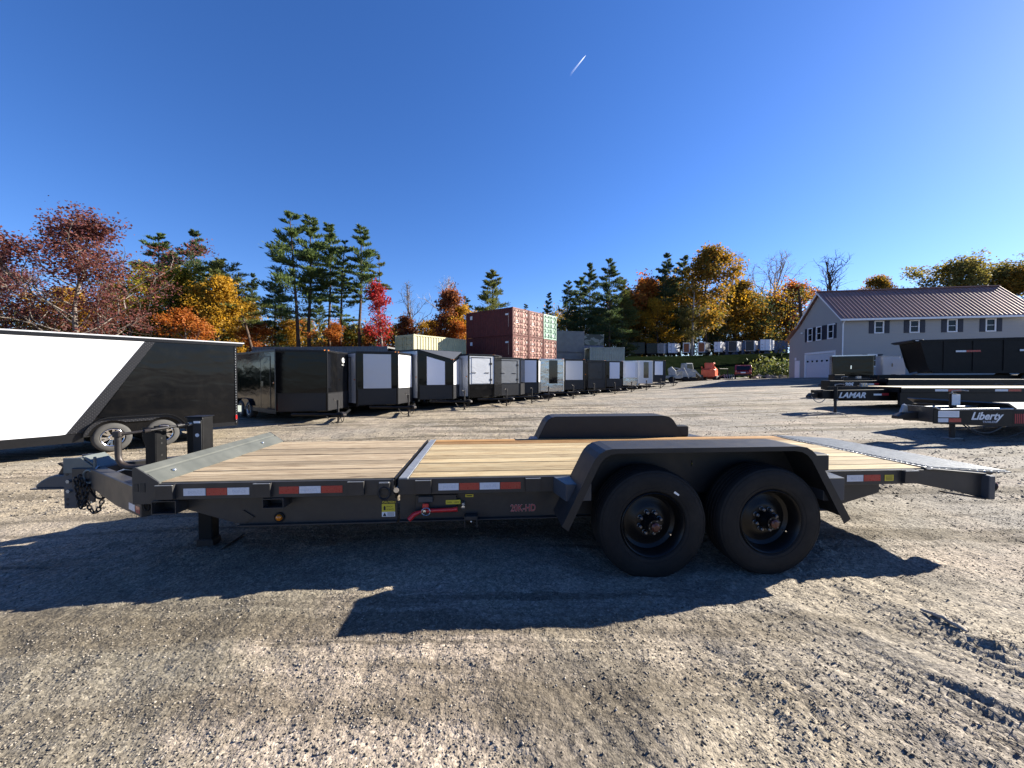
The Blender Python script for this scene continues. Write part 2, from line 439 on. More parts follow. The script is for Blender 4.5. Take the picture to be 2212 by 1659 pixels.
    for nm, cs in LEAF.items():
        g = G(nm); r_ = g.n('NewGeometry').outputs['Random Per Island']
        f = g.math('ADD', g.math('MULTIPLY', r_, .55), g.math('MULTIPLY', g.noise(g.co('Object'), .55, 3), .5))
        c = g.ramp(f, [(.12, cs[3]), (.4, cs[0]), (.62, cs[1]), (.85, cs[2])])
        g.set(col=c, rough=.7, spec=.2)
        tr = g.n('BsdfTranslucent'); g.put(tr.inputs[0], g.mix(1, c, (1.25, 1.15, .8), 'MULTIPLY'))
        ms = g.n('MixShader'); ms.inputs[0].default_value = .35 if nm.startswith('needle') else .45
        g.t.links.new(g.b.outputs[0], ms.inputs[1]); g.t.links.new(tr.outputs[0], ms.inputs[2]); g.t.links.new(ms.outputs[0], g.out.inputs[0])
    # vapour trail: bright ice cloud, thinning along its length
    g = G('vapour'); v = g.co('Generated')
    sx = g.n('SeparateXYZ', i_0=v).outputs[0]
    tb = g.n('BsdfTransparent'); df0 = g.n('BsdfDiffuse'); df0.inputs[0].default_value = (.9, .9, .9, 1); df1 = g.n('BsdfTranslucent'); df1.inputs[0].default_value = (.9, .9, .9, 1); df = g.n('AddShader'); g.t.links.new(df0.outputs[0], df.inputs[0]); g.t.links.new(df1.outputs[0], df.inputs[1])
    ms = g.n('MixShader'); g.put(ms.inputs[0], g.math('MULTIPLY', g.ramp(sx, [(.15, 0), (.6, .05), (1, .19)]), 1.0))
    g.t.links.new(tb.outputs[0], ms.inputs[1]); g.t.links.new(df.outputs[0], ms.inputs[2]); g.t.links.new(ms.outputs[0], g.out.inputs[0])
make_materials()

# ------------------------------------------------------------------ ground
_rs = np.random.RandomState(3)
_tab = _rs.rand(512, 512)
def vnoise(x, y, f):
    x = np.asarray(x)*f; y = np.asarray(y)*f
    xi = np.floor(x).astype(int); yi = np.floor(y).astype(int); u = x-xi; v = y-yi
    u = u*u*(3-2*u); v = v*v*(3-2*v)
    a = _tab[xi % 512, yi % 512]; b = _tab[(xi+1) % 512, yi % 512]; c = _tab[xi % 512, (yi+1) % 512]; d = _tab[(xi+1) % 512, (yi+1) % 512]
    return (a*(1-u)+b*u)*(1-v)+(c*(1-u)+d*u)*v - .5

_cp = np.array([(0,2,0),(2,3,-.085),(1,3,-.07),(3.2,3.1,-.07),(1.5,2.2,-.02),(4.8,3,-.03),(1,1,0),(-3,2.3,-.06),(-3,4,-.06),(0,5,0),(4.5,5.5,.02),(-9.3,9,-.28),(-7.8,11,-.25),(-5,7,-.18),(-6.2,13,-.12),(-4.2,15,-.1),(-2.4,17,0),(0,10,-.05),(1,21,0),(5,25,.12),
    (9,30,.17),(14,36,.42),(22,31.5,.72),(26,33,.98),(16,29,.5),(20,40,.8),(30,35,1.28),(30,46,1.1),(10,12.2,.2),(8.5,8,.1),(14,10,.3),(20,19,.6),(40,30,1.5),(4,15,.05),(-14,20,-.1),(-20,12,-.35),(-30,30,.0),(-60,60,.5),(60,60,2.2),(60,20,1.8),(0,60,.6),(0,-15,0),(-40,-15,-.5),(40,-15,.8),(0,150,1.5),(-150,150,2),(150,150,4),(-150,-20,-.5),(150,-20,2)], float)
def _U(r): return np.where(r > 1e-9, r*r*np.log(np.maximum(r, 1e-9)), 0)
_n = len(_cp)
_K = _U(np.hypot(_cp[:,None,0]-_cp[None,:,0], _cp[:,None,1]-_cp[None,:,1])) + np.eye(_n)*.6
_P = np.c_[np.ones(_n), _cp[:,:2]]
_A = np.block([[_K, _P],[_P.T, np.zeros((3,3))]])
_w = np.linalg.solve(_A, np.r_[_cp[:,2], 0, 0, 0])
_TX = [-200, -60, -14, -6, 0, 4, 9, 14, 24, 34, 60, 200]
_TY = [24, 24, 24, 29, 32.2, 36.5, 43, 46.5, 50, 53, 55, 60]
_HX = [-200, -60, -8, 0, 8, 18, 200]
_HH = [1.7, 1.7, 1.9, 2.45, 2.7, 3.4, 3.4]
def bank(x, y):
    t = np.interp(x, _TX, _TY); h = np.interp(x, _HX, _HH); wd = np.interp(x, [0, 9, 18], [3, 4, 8])
    s = np.clip((y-t)/wd, 0, 1)
    return h*s*s*(3-2*s) + np.clip(y-t-wd, 0, 60)*.03, s
def macro(x, y):
    x = np.asarray(x, float); y = np.asarray(y, float)
    r = _w[_n] + _w[_n+1]*x + _w[_n+2]*y
    for i in range(_n):
        r = r + _w[i]*_U(np.hypot(x-_cp[i,0], y-_cp[i,1]))
    b, s = bank(x, y)
    return r + b
def gz(x, y):
    return float(macro(np.array([x]), np.array([y]))[0])

RUTS = [((1.45, 2.75), (2.75, .7)), ((1.95, 2.9), (3.5, .9)), ((.1, 2.2), (.75, .9)), ((-9, 7.2), (7, 14.5)), ((-8, 8.4), (9, 15.2)), ((-7.5, 5.2), (6, 9.2)), ((-7, 6.6), (6, 10.8)), ((-6, 10), (14, 24)), ((-4.5, 9.6), (16, 23)), ((3, 2.5), (7, 1.9)), ((-2, 13), (18, 30)), ((3.5, 5.5), (9, 5.0))]
def relief(x, y):
    d = np.maximum(y, .5)
    z = .030*vnoise(x+9, y, 1.1) + .022*vnoise(x, y+5, 3.1) + .014*vnoise(x+3, y, 8) + .010*vnoise(x, y+1, 19) + .006*vnoise(x+7, y+2, 41)
    clod = np.clip(vnoise(x+31, y+17, 2.1)+.02, 0, 1)*(np.abs(vnoise(x, y, 13))*.10+np.abs(vnoise(x+4, y, 29))*.07)
    z = z + np.where(x > -.3, clod, clod*.35)*np.clip((9-y)/5, .15, 1)
    for k, (a, b) in enumerate(RUTS):
        ax, ay = a; bx, by = b; L = math.hypot(bx-ax, by-ay); ux, uy = (bx-ax)/L, (by-ay)/L
        s = (x-ax)*ux+(y-ay)*uy; n = -(x-ax)*uy+(y-ay)*ux + .35*vnoise(s*0+k*7, s, .25)
        on = np.clip(s/1.2, 0, 1)*np.clip((L-s)/1.2, 0, 1)
        wd = .21; q = np.abs(n)/wd
        z = z + on*(-.020*np.clip(1-q, 0, 1) + .014*np.clip(1-np.abs(q-1.35)/.4, 0, 1) + np.where(q < 1, .013*np.sin(n*2*math.pi/.085), 0)*np.clip((7-y)/3, 0, 1))
    return z

def grid_lines():
    ys = [-14, -9, -6, -4, -2.5, -1.5, -.8, -.2, .3]
    y = .7
    while y < 200:
        ys.append(y); y += max(.0125*y, .014) if y < 60 else .04*y
    xs = []; x = 0.0
    while x < 200:
        xs.append(x); x += .024 if x < 3 else (.024*(x/3)**1.25)
    xs = sorted(set([-q for q in xs] + xs))
    return np.array(xs), np.array(ys)
xs, ys = grid_lines()
X, Y = np.meshgrid(xs, ys)
Z = macro(X.ravel(), Y.ravel()).reshape(X.shape) + relief(X, Y)*np.clip(1-(Y-20)/40, .3, 1)
nx, ny = len(xs), len(ys)
V = np.c_[X.ravel(), Y.ravel(), Z.ravel()]
idx = np.arange(nx*ny).reshape(ny, nx)
F = np.c_[idx[:-1,:-1].ravel(), idx[:-1,1:].ravel(), idx[1:,1:].ravel(), idx[1:,:-1].ravel()]
gme = raw_mesh('ground', V, F, 'gravel', smooth=True)
gme.materials.append(MT['grass_bank'])
cx = X[:-1,:-1].ravel(); cy = Y[:-1,:-1].ravel()
_, sb = bank(cx, cy)
gme.polygons.foreach_set('material_index', ((sb > .04) & (cy > 20)).astype(np.int32))
ground = link(bpy.data.objects.new('ground', gme)); ground['kind'] = 'structure'

def pebbles(name, n, region, size, seed, dens):
    r = np.random.RandomState(seed); pts = []
    while sum(len(p) for p in pts) < n:
        y = region[0]*(region[1]/region[0])**r.rand(n*2) if dens == 'log' else region[0]+(region[1]-region[0])*r.rand(n*2)
        x = (r.rand(n*2)*2-1)*(1.38*y+.3)
        keep = (vnoise(x, y, 1.3)+vnoise(x+5, y, 4)*.6 + .55) > r.rand(n*2)*.9
        pts.append(np.c_[x, y][keep])
    p = np.concatenate(pts)[:n]
    s = size[0]*(size[1]/size[0])**(r.rand(n)**2.2)
    base = np.array([(1,0,0),(0,1,0),(-1,0,0),(0,-1,0),(0,0,.8),(0,0,-.5)], float)
    a = r.rand(n)*6.283
    v = base[None]*(.65+.7*r.rand(n, 6, 1))*s[:,None,None]
    v[:,:,0] *= (.7+.8*r.rand(n, 1)); v[:,:,2] *= (.55+.45*r.rand(n, 1))
    v[:,:,2] += (r.rand(n, 6)-.5)*s[:,None]*.5
    x = v[:,:,0]*np.cos(a)[:,None]-v[:,:,1]*np.sin(a)[:,None]; y = v[:,:,0]*np.sin(a)[:,None]+v[:,:,1]*np.cos(a)[:,None]
    z0 = macro(p[:,0], p[:,1])+relief(p[:,0], p[:,1])
    v = np.stack([x+p[:,0,None], y+p[:,1,None], v[:,:,2]+z0[:,None]+s[:,None]*.18], -1).reshape(-1, 3)
    f = np.array([(0,1,4),(1,2,4),(2,3,4),(3,0,4),(1,0,5),(2,1,5),(3,2,5),(0,3,5)])
    f = (f[None]+(np.arange(n)*6)[:,None,None]).reshape(-1, 3)
    o = link(bpy.data.objects.new(name, raw_mesh(name, v, f, 'pebble')))
    o['kind'] = 'stuff'; return tag(o, 'loose crushed stone scattered over the yard', 'gravel')
pebbles('gravel', 90000, (1.2, 5.5), (.0020, .0078), 5, 'lin')
pebbles('coarse_gravel', 26000, (4.5, 20), (.006, .022), 6, 'log')['label'] = 'sparse small stones on the far part of the yard'

# ------------------------------------------------------------------ the tilt-deck trailer in front
W_ = 1.88
DZ = .66
tr = thing('equipment_trailer', 'charcoal tilt-deck equipment trailer with plank deck and tandem black wheels, nearest the camera', 'trailer', (0, 3.165, 0), math.atan(.073))

# deck boards: each a part of its own
def planks(u0, u1, n, m, name='deck_plank', seed=1):
    bw = (W_-.06)/n
    for i in range(n):
        rr = random.Random(seed*50+i)
        L = u1-u0
        mb = MB().box(-L/2, L/2, -bw/2+.0035, bw/2-.0035, -.038, 0)
        o = mb.build(name, m[i] if isinstance(m, list) else m, tr, bevel=.004, loc=((u0+u1)/2, .03+bw*(i+.5), DZ+.004+rr.uniform(-.0025, .0025)), rot=(rr.uniform(-.006, .006), rr.uniform(-.0006, .0006), 0))
planks(-2.755, -.965, 11, 'wood_weathered', seed=1)
planks(-.845, 3.745, 11, ['wood_new']*9+['wood_stained']*2, seed=2)

def rail(u0, u1, v0, sgn, nm):
    a = MB()
    y0, y1 = (v0, v0+.05*sgn)
    lo, hi = min(y0, y1), max(y0, y1)
    a.box(u0, u1, min(v0, v0+.008*sgn), max(v0, v0+.008*sgn), .53, .655)
    a.box(u0, u1, lo+.0005, hi, .647, .6555)
    a.box(u0, u1, lo+.0005, hi, .53, .538)
    return a.build(nm, 'charcoal_paint', tr, bevel=.002)
for v0, sg in ((0, 1), (W_, -1)):
    rail(-2.76, -.958, v0, sg, 'side_rail'); rail(-.925, 3.63, v0, sg, 'side_rail')
    # tail frame behind the knee
    MB().ext([(3.632, .53), (3.632, .655), (3.80, .65), (4.28, .605), (4.28, .385), (4.0, .455)], 'y', min(v0, v0+.012*sg), max(v0, v0+.012*sg)).build('tail_frame', 'charcoal_paint', tr, bevel=.003)
    MB().ext([(3.72, .66), (3.78, .664), (4.30, .612), (4.30, .60), (3.78, .650)], 'y', min(v0-.02*sg, v0+.05*sg), max(v0-.02*sg, v0+.05*sg)).build('tail_flange', 'charcoal_paint', tr, bevel=.002)
    MB().ext([(3.86, .462), (4.27, .392), (4.27, .380), (3.86, .450)], 'y', min(v0-.045*sg, v0), max(v0-.045*sg, v0)).build('tail_flange', 'charcoal_paint', tr, bevel=.002)
    e = BX(4.275, 4.335, min(v0-.06*sg, v0+.12*sg), max(v0-.06*sg, v0+.12*sg), .385, .60).build('tail_plate', 'blue_grey_paint', tr, bevel=.006)
    MB().lathe([(0, .05), (.035, .05), (.047, .04), (.05, 0)], (4.335, v0-.005*sg, .50), 'x', 20).build('tail_light', 'red_lens', tr, smooth=40)
    MB().lathe([(.05, .0), (.058, .0), (.058, .02), (.05, .02)], (4.335, v0-.005*sg, .50), 'x', 20).build('light_ring', 'rubber', tr, smooth=40)

# stake pockets
pk = MB()
for (a, b) in ((-.062, -.057), (.057, .062)):
    pk.ext([(0, 0), (0, .115), (-.036, .115), (-.030, .01)], 'x', a, b)
pk.ext([(-.036, .115), (-.030, .005), (-.026, .005), (-.031, .115)], 'x', -.058, .058)
pk_me = pk.mesh('stake_pocket', 'charcoal_paint')
lip = MB().box(-.062, .062, -.040, -.030, .113, .118).mesh('pocket_glint', 'galvanized')  # bright strip in place of the highlight along the pocket rim
for u in (-2.685, -1.965, -1.25, -.72, .172, 3.55):
    o = inst(pk_me, 'stake_pocket', tr, (u, 0, .537)); inst(lip, 'pocket_glint', o)
for u in (-2.685, -1.965, -1.25, -.72, .172, 3.55):
    inst(pk_me, 'stake_pocket', tr, (u, W_, .537), (0, 0, math.pi))
# reflective tape
def tape(u0, u1, z0, z1, m, v=-.002):
    o = BX(u0, u1, v-.0012, v, z0, z1).build('reflective_tape', m, tr)
    if m == 'white_reflector':
        text('DOT-C2', .026, 'reflector_print', o, (u0+.035, v-.0014, (z0+z1)/2-.010), (R(90), 0, 0), ext=.0004, sx=1.05)
for a, b, m in ((-2.565, -2.402, 'white_reflector'), (-2.395, -2.242, 'red_reflector'), (-2.239, -2.075, 'white_reflector'), (-1.85, -1.70, 'red_reflector'), (-1.696, -1.531, 'white_reflector'), (-1.527, -1.362, 'red_reflector'),
                (-.602, -.438, 'white_reflector'), (-.432, -.270, 'red_reflector'), (-.266, -.102, 'white_reflector'), (-.096, .072, 'red_reflector'), (2.965, 3.12, 'white_reflector'), (3.126, 3.285, 'red_reflector')):
    tape(a, b, .560, .617, m)
o = BX(3.325, 3.41, -.0032, -.002, .56, .613).build('warning_sticker', 'yellow_sticker', tr)
for k in range(4):
    BX(3.335, 3.40, -.0045, -.0033, .568+k*.011, .572+k*.011).build('print_line', 'black_sticker', o)

# sloped headboard across the front
prof = [(-2.935, .60), (-2.935, .772), (-2.915, .785), (-2.862, .752), (-2.858, .741), (-2.84, .731), (-2.834, .735), (-2.752, .672), (-2.752, .655)]
MB().sheet(prof[::-1], 'y', .012, W_-.012, .006).build('headboard', 'headboard_grey', tr, smooth=20)
for v0 in (0, W_-.012):
    MB().ext([(-2.94, .50), (-2.94, .775), (-2.915, .79), (-2.745, .668), (-2.745, .53), (-2.78, .50)], 'y', v0, v0+.012).build('headboard_end', 'charcoal_paint', tr, bevel=.002)
for v0, u in ((.22, -2.80), (1.5, -2.80)):
    MB().lathe([(.0, .012), (.016, .012), (.018, 0)], (u, v0, .712), 'z', 10).build('bolt', 'bright_steel', tr)
BX(-2.925, -2.895, -.0035, 0, .60, .66).build('slot', 'black_sticker', tr)
BX(-2.88, -2.845, -.0035, 0, .595, .665).build('slot', 'black_sticker', tr)

# hinge gap strip between the fixed and the tilting deck
BX(-.922, -.848, .012, W_-.012, .60, .666).build('hinge_strip', 'galvanized', tr, bevel=.003)
MB().ext([(-.953, .50), (-.962, .655), (-.958, .668), (-.948, .668), (-.94, .5)], 'y', .012, W_-.012).build('hinge_edge', 'black_paint', tr)
MB().tube([(-.935, -.02, .575), (-.935, .06, .575)], .022, 12).build('hinge_pin', 'bright_steel', tr, smooth=40)

# main frame beams, cross members
for v0 in (.11, W_-.11-.09):
    MB().ext([(-2.77, .53), (-2.77, .445), (-2.62, .415), (-2.22, .285), (-.955, .285), (-.955, .53)], 'y', v0, v0+.012).build('frame_beam', 'charcoal_paint', tr, bevel=.002)
    MB().ext([(-.935, .53), (-.935, .288), (2.9, .288), (3.4, .42), (3.4, .53)], 'y', v0, v0+.012).build('frame_beam', 'charcoal_paint', tr, bevel=.002)
    BX(-2.22, -.955, v0-.04, v0+.05, .275, .287).build('beam_flange', 'charcoal_paint', tr, bevel=.002)
    BX(-.935, 2.9, v0-.04, v0+.05, .277, .289).build('beam_flange', 'charcoal_paint', tr, bevel=.002)
    MB().ext([(-2.18, .40), (-2.10, .345), (-2.18, .29), (-2.19, .29), (-2.12, .345), (-2.19, .40)], 'y', v0-.012, v0).build('weld_seam', 'charcoal_paint', tr)
cm = BX(-.025, .025, .05, W_-.05, .545, .618).mesh('cross_member', 'charcoal_paint')
for k in range(16):
    inst(cm, 'cross_member', tr, (-2.6+k*.4 + (.06 if k > 3 else 0), 0, 0))
# open tube ends below the rail
def open_tube(u0, u1, z0, z1):
    o = MB()
    t = .006
    o.box(u0, u1, -.02, .10, z1-t, z1); o.box(u0, u1, -.02, .10, z0, z0+t); o.box(u0, u0+t, -.02, .10, z0+t, z1-t); o.box(u1-t, u1, -.02, .10, z0+t, z1-t)
    q = o.build('tube_end', 'charcoal_paint', tr)
    BX(u0+t, u1-t, .095, .10, z0+t, z1-t).build('tube_inside', 'black_sticker', q)
open_tube(-2.79, -2.61, .425, .527); open_tube(-1.97, -1.81, .45, .528)
# amber marker
MB().lathe([(0, -.03), (.018, -.028), (.026, -.015), (.028, 0)], (-1.905, .108, .335), 'y', 18).build('marker_light', 'amber_lens', tr, smooth=60)
MB().lathe([(.028, -.012), (.040, -.010), (.042, .0)], (-1.905, .108, .335), 'y', 18).build('light_ring', 'rubber', tr, smooth=40)
# D-ring
dr = MB().torus((-1.03, -.025, .555), .05, .0085, (0, 1, 0), 18, 6, sx=.9).build('tie_down_ring', 'black_iron', tr, smooth=60)
BX(-1.075, -.985, -.03, 0, .585, .640).build('ring_bracket', 'charcoal_paint', dr, bevel=.004)
BX(-1.07, -.99, -.032, -.02, .632, .645).build('ring_bracket', 'galvanized', dr, bevel=.003)
# caution sticker
st = BX(-1.085, -.972, .1065, .109, .385-.07, .385+.07).build('caution_sticker', 'black_sticker', tr)
BX(-1.083, -.974, .105, .1064, .358, .424).build('sticker_panel', 'yellow_sticker', st)
BX(-1.083, -.974, .105, .1064, .317, .357).build('sticker_panel', 'white_sticker', st)
text('CAUTION', .024, 'yellow_sticker', st, (-1.079, .1055, .431), (R(90), 0, 0), bold=.0006, ext=.0006, sx=1.0)
MB().ext([(-1.068, .372), (-1.068, .40), (-1.060, .41), (-1.052, .40), (-1.052, .372)], 'y', .1035, .1049).build('sticker_icon', 'black_sticker', st)
MB().ext([(-1.075, .322), (-1.060, .352), (-1.045, .322)], 'y', .1035, .1049).build('sticker_icon', 'black_sticker', st)
for k, (t_, z_) in enumerate((('PINCH', .395), ('POINTS', .372))):
    text(t_, .017, 'black_sticker', st, (-1.045, .1048, z_), (R(90), 0, 0), ext=.0005)
for k in range(4):
    BX(-1.038, -.982, .1038, .1049, .324+k*.008, .327+k*.008).build('print_line', 'black_sticker', st)
# deck lock with red handle
lk = BX(-.80, -.46, .075, .108, .35, .50).build('deck_lock', 'charcoal_paint', tr, bevel=.004)
BX(-.775, -.655, .05, .0745, .445, .495).build('lock_block', 'blue_grey_paint', lk, bevel=.004)
MB().tube([(-.70, .035, .383), (-.50, .035, .386), (-.45, .032, .392)], [.017, .017, .021], 10).build('lock_handle', 'red_paint', lk, smooth=50)
MB().tube([(-.84, .0, .325), (-.80, .01, .365), (-.735, .03, .385), (-.70, .035, .383)], [.021, .021, .012, .012], 10).build('lock_handle', 'red_paint', lk, smooth=50)
BX(-.735, -.685, .018, .032, .40, .445).build('lock_tab', 'red_paint', lk, bevel=.004)
MB().torus((-.705, .012, .383), .031, .0045, (0, 1, 0), 20, 6, sx=1.1).build('lock_ring', 'bright_steel', lk, smooth=60)
MB().lathe([(0, -.02), (.013, -.018), (.014, 0)], (-.715, .012, .39), 'y', 10).build('bolt', 'bright_steel', lk)
MB().lathe([(0, -.03), (.014, -.028), (.015, .02)], (-.405, .075, .40), 'y', 10).build('bolt', 'bright_steel', lk)
MB().lathe([(0, -.03), (.012, -.028), (.013, .02)], (-.404, .075, .423), 'y', 10).build('bolt', 'galvanized', lk)
s1 = BX(-.55, -.428, .072, .0745, .419, .455).build('lock_sticker', 'yellow_sticker', lk)
for k, a in enumerate(('OPEN', 'LOCK')):
    text(a, .018, 'black_sticker', s1, (-.543+k*.06, .0715, .430), (R(90), 0, 0), ext=.0004, sx=.9)
s2 = BX(-.39, -.322, .107, .1095, .466, .488).build('warning_sticker', 'yellow_sticker', tr)
BX(-.38, -.332, .1055, .1069, .473, .481).build('print_line', 'black_sticker', s2)
bk = MB()
bk.box(-.395, -.385, .02, .108, .235, .33).box(-.295, -.285, .02, .108, .235, .33).box(-.385, -.295, .02, .108, .30, .33)
bk.build('lock_bracket', 'charcoal_paint', tr, bevel=.002)
MB().lathe([(0, -.012), (.008, -.01), (.009, 0)], (-.34, .09, .262), 'y', 10).build('bolt', 'bright_steel', tr)
# model lettering with pale outline
t0_ = text('20K-HD', .084, 'white_sticker', tr, (-.005, .1075, .333), (R(90), 0, 0), bold=.0020, ext=.0005, sx=.74, name='lettering', sp=1.02)
text('20K-HD', .084, 'red_decal', t0_, (0, 0, .0012), (0, 0, 0), bold=.0008, ext=.0005, name='letter_face', sp=1.02)

# fenders, both sides
FP = [(.345, .375), (.575, .84), (.598, .88), (.63, .915), (.675, .94), (.73, .95), (2.20, .95), (2.265, .94), (2.31, .915), (2.345, .88), (2.37, .84), (2.64, .37)]
def fender(v_in, v_out, near):
    sg = 1 if v_out > v_in else -1
    lo, hi = min(v_in, v_out), max(v_in, v_out)
    m = MB().sheet(FP[::-1], 'y', lo, hi, .008)
    f = m.build('fender', 'fender_black', tr, smooth=40)
    lipm = MB()
    for i in range(len(FP)-1):          # rolled outer lip
        a, b = FP[i], FP[i+1]
        ia = (a[0]+(1.44-a[0])*.045, a[1]-.035); ib = (b[0]+(1.44-b[0])*.045, b[1]-.035)
        vo = v_out+.003*sg
        lipm.ext([a, b, ib, ia], 'y', min(v_out, vo), max(v_out, vo))
    lipm.build('fender_lip', 'fender_black', f)
    pts = [p for p in FP if p[1] > .5]
    pts = [(.405, .5)] + pts + [(2.565, .5)]
    arch = [(2.565, .5), (2.44, .5)] + [(2.01+.43*math.cos(t), .42+.43*math.sin(t)) for t in np.linspace(.2, 2.55, 9)] + [(1.40, .60)] + [(1.06+.43*math.cos(t), .42+.43*math.sin(t)) for t in np.linspace(.6, 2.95, 9)] + [(.53, .5)]
    MB().ext(pts, 'y', min(v_in, v_in+.006*sg), max(v_in, v_in+.006*sg)).build('fender_backing', 'fender_black', f)
    # filler boxes at the ends
    def yy(a): return v_in + a*sg
    for (u0, u1, u2, z0, z1) in ((.345, .40, .60, .525, .656), (2.745, 2.70, 2.52, .48, .664)):
        pl = [(u0, yy(.002)), (u1, yy(.24)), (u2, yy(.24)), (u2, yy(.002))]
        MB().ext(pl, 'z', z0, z1).build('fender_step', 'blue_grey_paint', f, bevel=.002)  # blue of the reflected sky put into the paint of the steps
    ub = 2.58 if near else 2.36
    MB().ext([(ub, yy(-.12 if near else .01)), (ub+.2, yy(-.12 if near else .01)), (ub+.2, yy(.02 if near else .15)), (ub, yy(.02 if near else .15))], 'z', .664, .81).build('fender_box', 'fender_black', f, bevel=.018, seg=3)
    return f
fn = fender(-.004, -.36, True); fender(W_+.004, W_+.36, False)
ys_ = MB().torus((1.545, -.016, .748), .012, .0035, (0, 1, 0), 12, 5, sx=.7).build('fender_decal', 'yellow_sticker', fn)
BX(1.535, 1.555, -.0195, -.0112, .725, .772).build('decal_plate', 'black_sticker', fn)

# wheels
def wheel(u, v_face, sg):
    wl = bpy.data.objects.new('wheel', None); link(wl, tr); wl.location = (u, v_face, .352); wl.rotation_euler = (0, 0, 0 if sg < 0 else math.pi)
    p = [(.252, .02), (.266, .004), (.31, -.006), (.362, -.004), (.398, .004), (.418, .016), (.426, .034), (.429, .05)]
    for k in range(4):
        q = .062+k*.038
        p += [(.429, q), (.419, q+.003), (.419, q+.010), (.429, q+.013)]
    p += [(.427, .222), (.41, .240), (.35, .247), (.252, .235)]
    MB().lathe(p, (0, 0, 0), 'y', 64).build('tyre', 'rubber', wl, smooth=35)
    rg = MB()
    for r_ in (.288, .372, .402):
        rg.torus((0, -.001 if r_ < .38 else .005, 0), r_, .0022, (0, 1, 0), 56, 5)
    rg.build('sidewall_rib', 'rubber', wl, smooth=60)
    MB().lathe([(.248, .06), (.252, .012), (.246, .006), (.238, .012), (.232, .03), (.222, .045), (.215, .10), (.19, .118), (.15, .112), (.125, .09), (.10, .085), (.0, .085)], (0, 0, 0), 'y', 48).build('rim', 'rim_black', wl, smooth=35)
    MB().lathe([(.068, .086), (.066, .05), (.058, .02), (.052, .005), (.05, -.02), (.0, -.022)], (0, 0, 0), 'y', 28).build('hub', 'rim_black', wl, smooth=40)
    MB().lathe([(.032, -.02), (.034, -.035), (.022, -.045), (0, -.047)], (0, 0, 0), 'y', 8).build('hub_cap', 'brown_cap', wl, smooth=30)
    nut = MB().lathe([(0, -.034), (.009, -.034), (.0145, -.028), (.0155, 0), (.019, .002), (.019, .006)], (0, 0, 0), 'y', 8).mesh('lug_nut', 'dull_steel', smooth=30)
    for k in range(8):
        t = 2*math.pi*(k+.4)/8
        inst(nut, 'lug_nut', wl, (.0845*math.cos(t), .080, .0845*math.sin(t)))
    bolt = MB().lathe([(0, -.006), (.005, -.005), (.006, .004)], (0, 0, 0), 'y', 6).mesh('hub_bolt', 'dull_steel')
    for k in range(6):
        t = 2*math.pi*(k+.2)/6
        inst(bolt, 'hub_bolt', wl, (.045*math.cos(t), -.019, .045*math.sin(t)))
    MB().tube([(.165, .10, -.10), (.158, .05, -.095)], .006, 6).build('valve_stem', 'chrome', wl)
    return wl
wf = wheel(1.06, -.335, -1); wr = wheel(2.01, -.335, -1)
wheel(1.06, W_+.335, 1); wheel(2.01, W_+.335, 1)
BX(-.022, .022, -.0075, -.0055, -.008, .008).build('tyre_sticker', 'white_sticker', wf, loc=(.175, .002, .245), rot=(0, R(32), 0))
for u in (1.06, 2.01):
    MB().tube([(u, -.1, .352), (u, W_+.1, .352)], .045, 12).build('axle', 'black_paint', tr, smooth=40)
    for v0 in (.16, W_-.16):
        MB().tube([(u-.38, v0, .41), (u-.2, v0, .34), (u, v0, .31), (u+.2, v0, .34), (u+.38, v0, .41)], .03, 6).build('leaf_spring', 'black_iron', tr)

# tongue, coupler, jack
for sg, va, vb in ((1, .10, .84), (-1, W_-.10, W_-.84)):
    d = Vector((-3.98+2.9, vb-va)); L = d.length; d.normalize(); n_ = Vector((-d.y, d.x))*.05
    q = [(-2.9, va), (-3.98, vb)]
    def P_(u_, v_, z_): return (u_, v_, z_)
    for t in ((.0, .05), ):
        a0, a1 = Vector(q[0]), Vector(q[1])
        m = MB(); vs = []
        for (c, z0, z1) in ((a0, .375, .60), (a0+d*L*.45, .37, .605), (a1, .43, .61)):
            for s_ in (-1, 1):
                vs += [(c.x+n_.x*s_, c.y+n_.y*s_, z0), (c.x+n_.x*s_, c.y+n_.y*s_, z1)]
        fs = []
        for k in range(2):
            b = k*4
            fs += [(b, b+1, b+5, b+4), (b+2, b+6, b+7, b+3), (b+1, b+3, b+7, b+5), (b, b+4, b+6, b+2)]
        fs += [(0, 2, 3, 1), (8, 9, 11, 10)]
        m.add(vs, fs).build('tongue_beam', 'charcoal_paint', tr, bevel=.006)
nrm = Vector((-(.84-.10), -(1.08), 0)).normalized()
def on_leg(t, z):   # a spot on the near face of the near tongue beam
    return Vector((-2.9-1.08*t, .10+.74*t, z)) + Vector((nrm.x*.0515, nrm.y*.0515, 0))
for (t0, t1, m) in ((.10, .2, 'white_reflector'), (.02, .085, 'red_reflector')):
    MB().slab([on_leg(t0, .40), on_leg(t1, .40), on_leg(t1, .455), on_leg(t0, .455)], .002).build('reflective_tape', m, tr)
BX(-4.17, -3.90, .80, 1.08, .42, .61).build('tongue_head', 'charcoal_paint', tr, bevel=.008)
ch = MB()
ch.box(-4.285, -4.17, .845, .86, .21, .70).box(-4.285, -4.17, 1.02, 1.035, .21, .70).box(-4.19, -4.17, .86, 1.02, .21, .70)
chn = ch.build('coupler_channel', 'blue_grey_paint', tr, bevel=.004)
hole = MB().lathe([(0, -.001), (.013, -.001), (.013, .004)], (0, 0, 0), 'y', 14).mesh('bolt_hole', 'black_sticker')
for z in (.665, .60, .54, .30, .25):
    inst(hole, 'bolt_hole', chn, (-4.25, .8445, z))
for z in (.475, .38):
    MB().tube([(-4.23, .825, z), (-4.23, .85, z)], .018, 6).build('bolt', 'galvanized', chn)
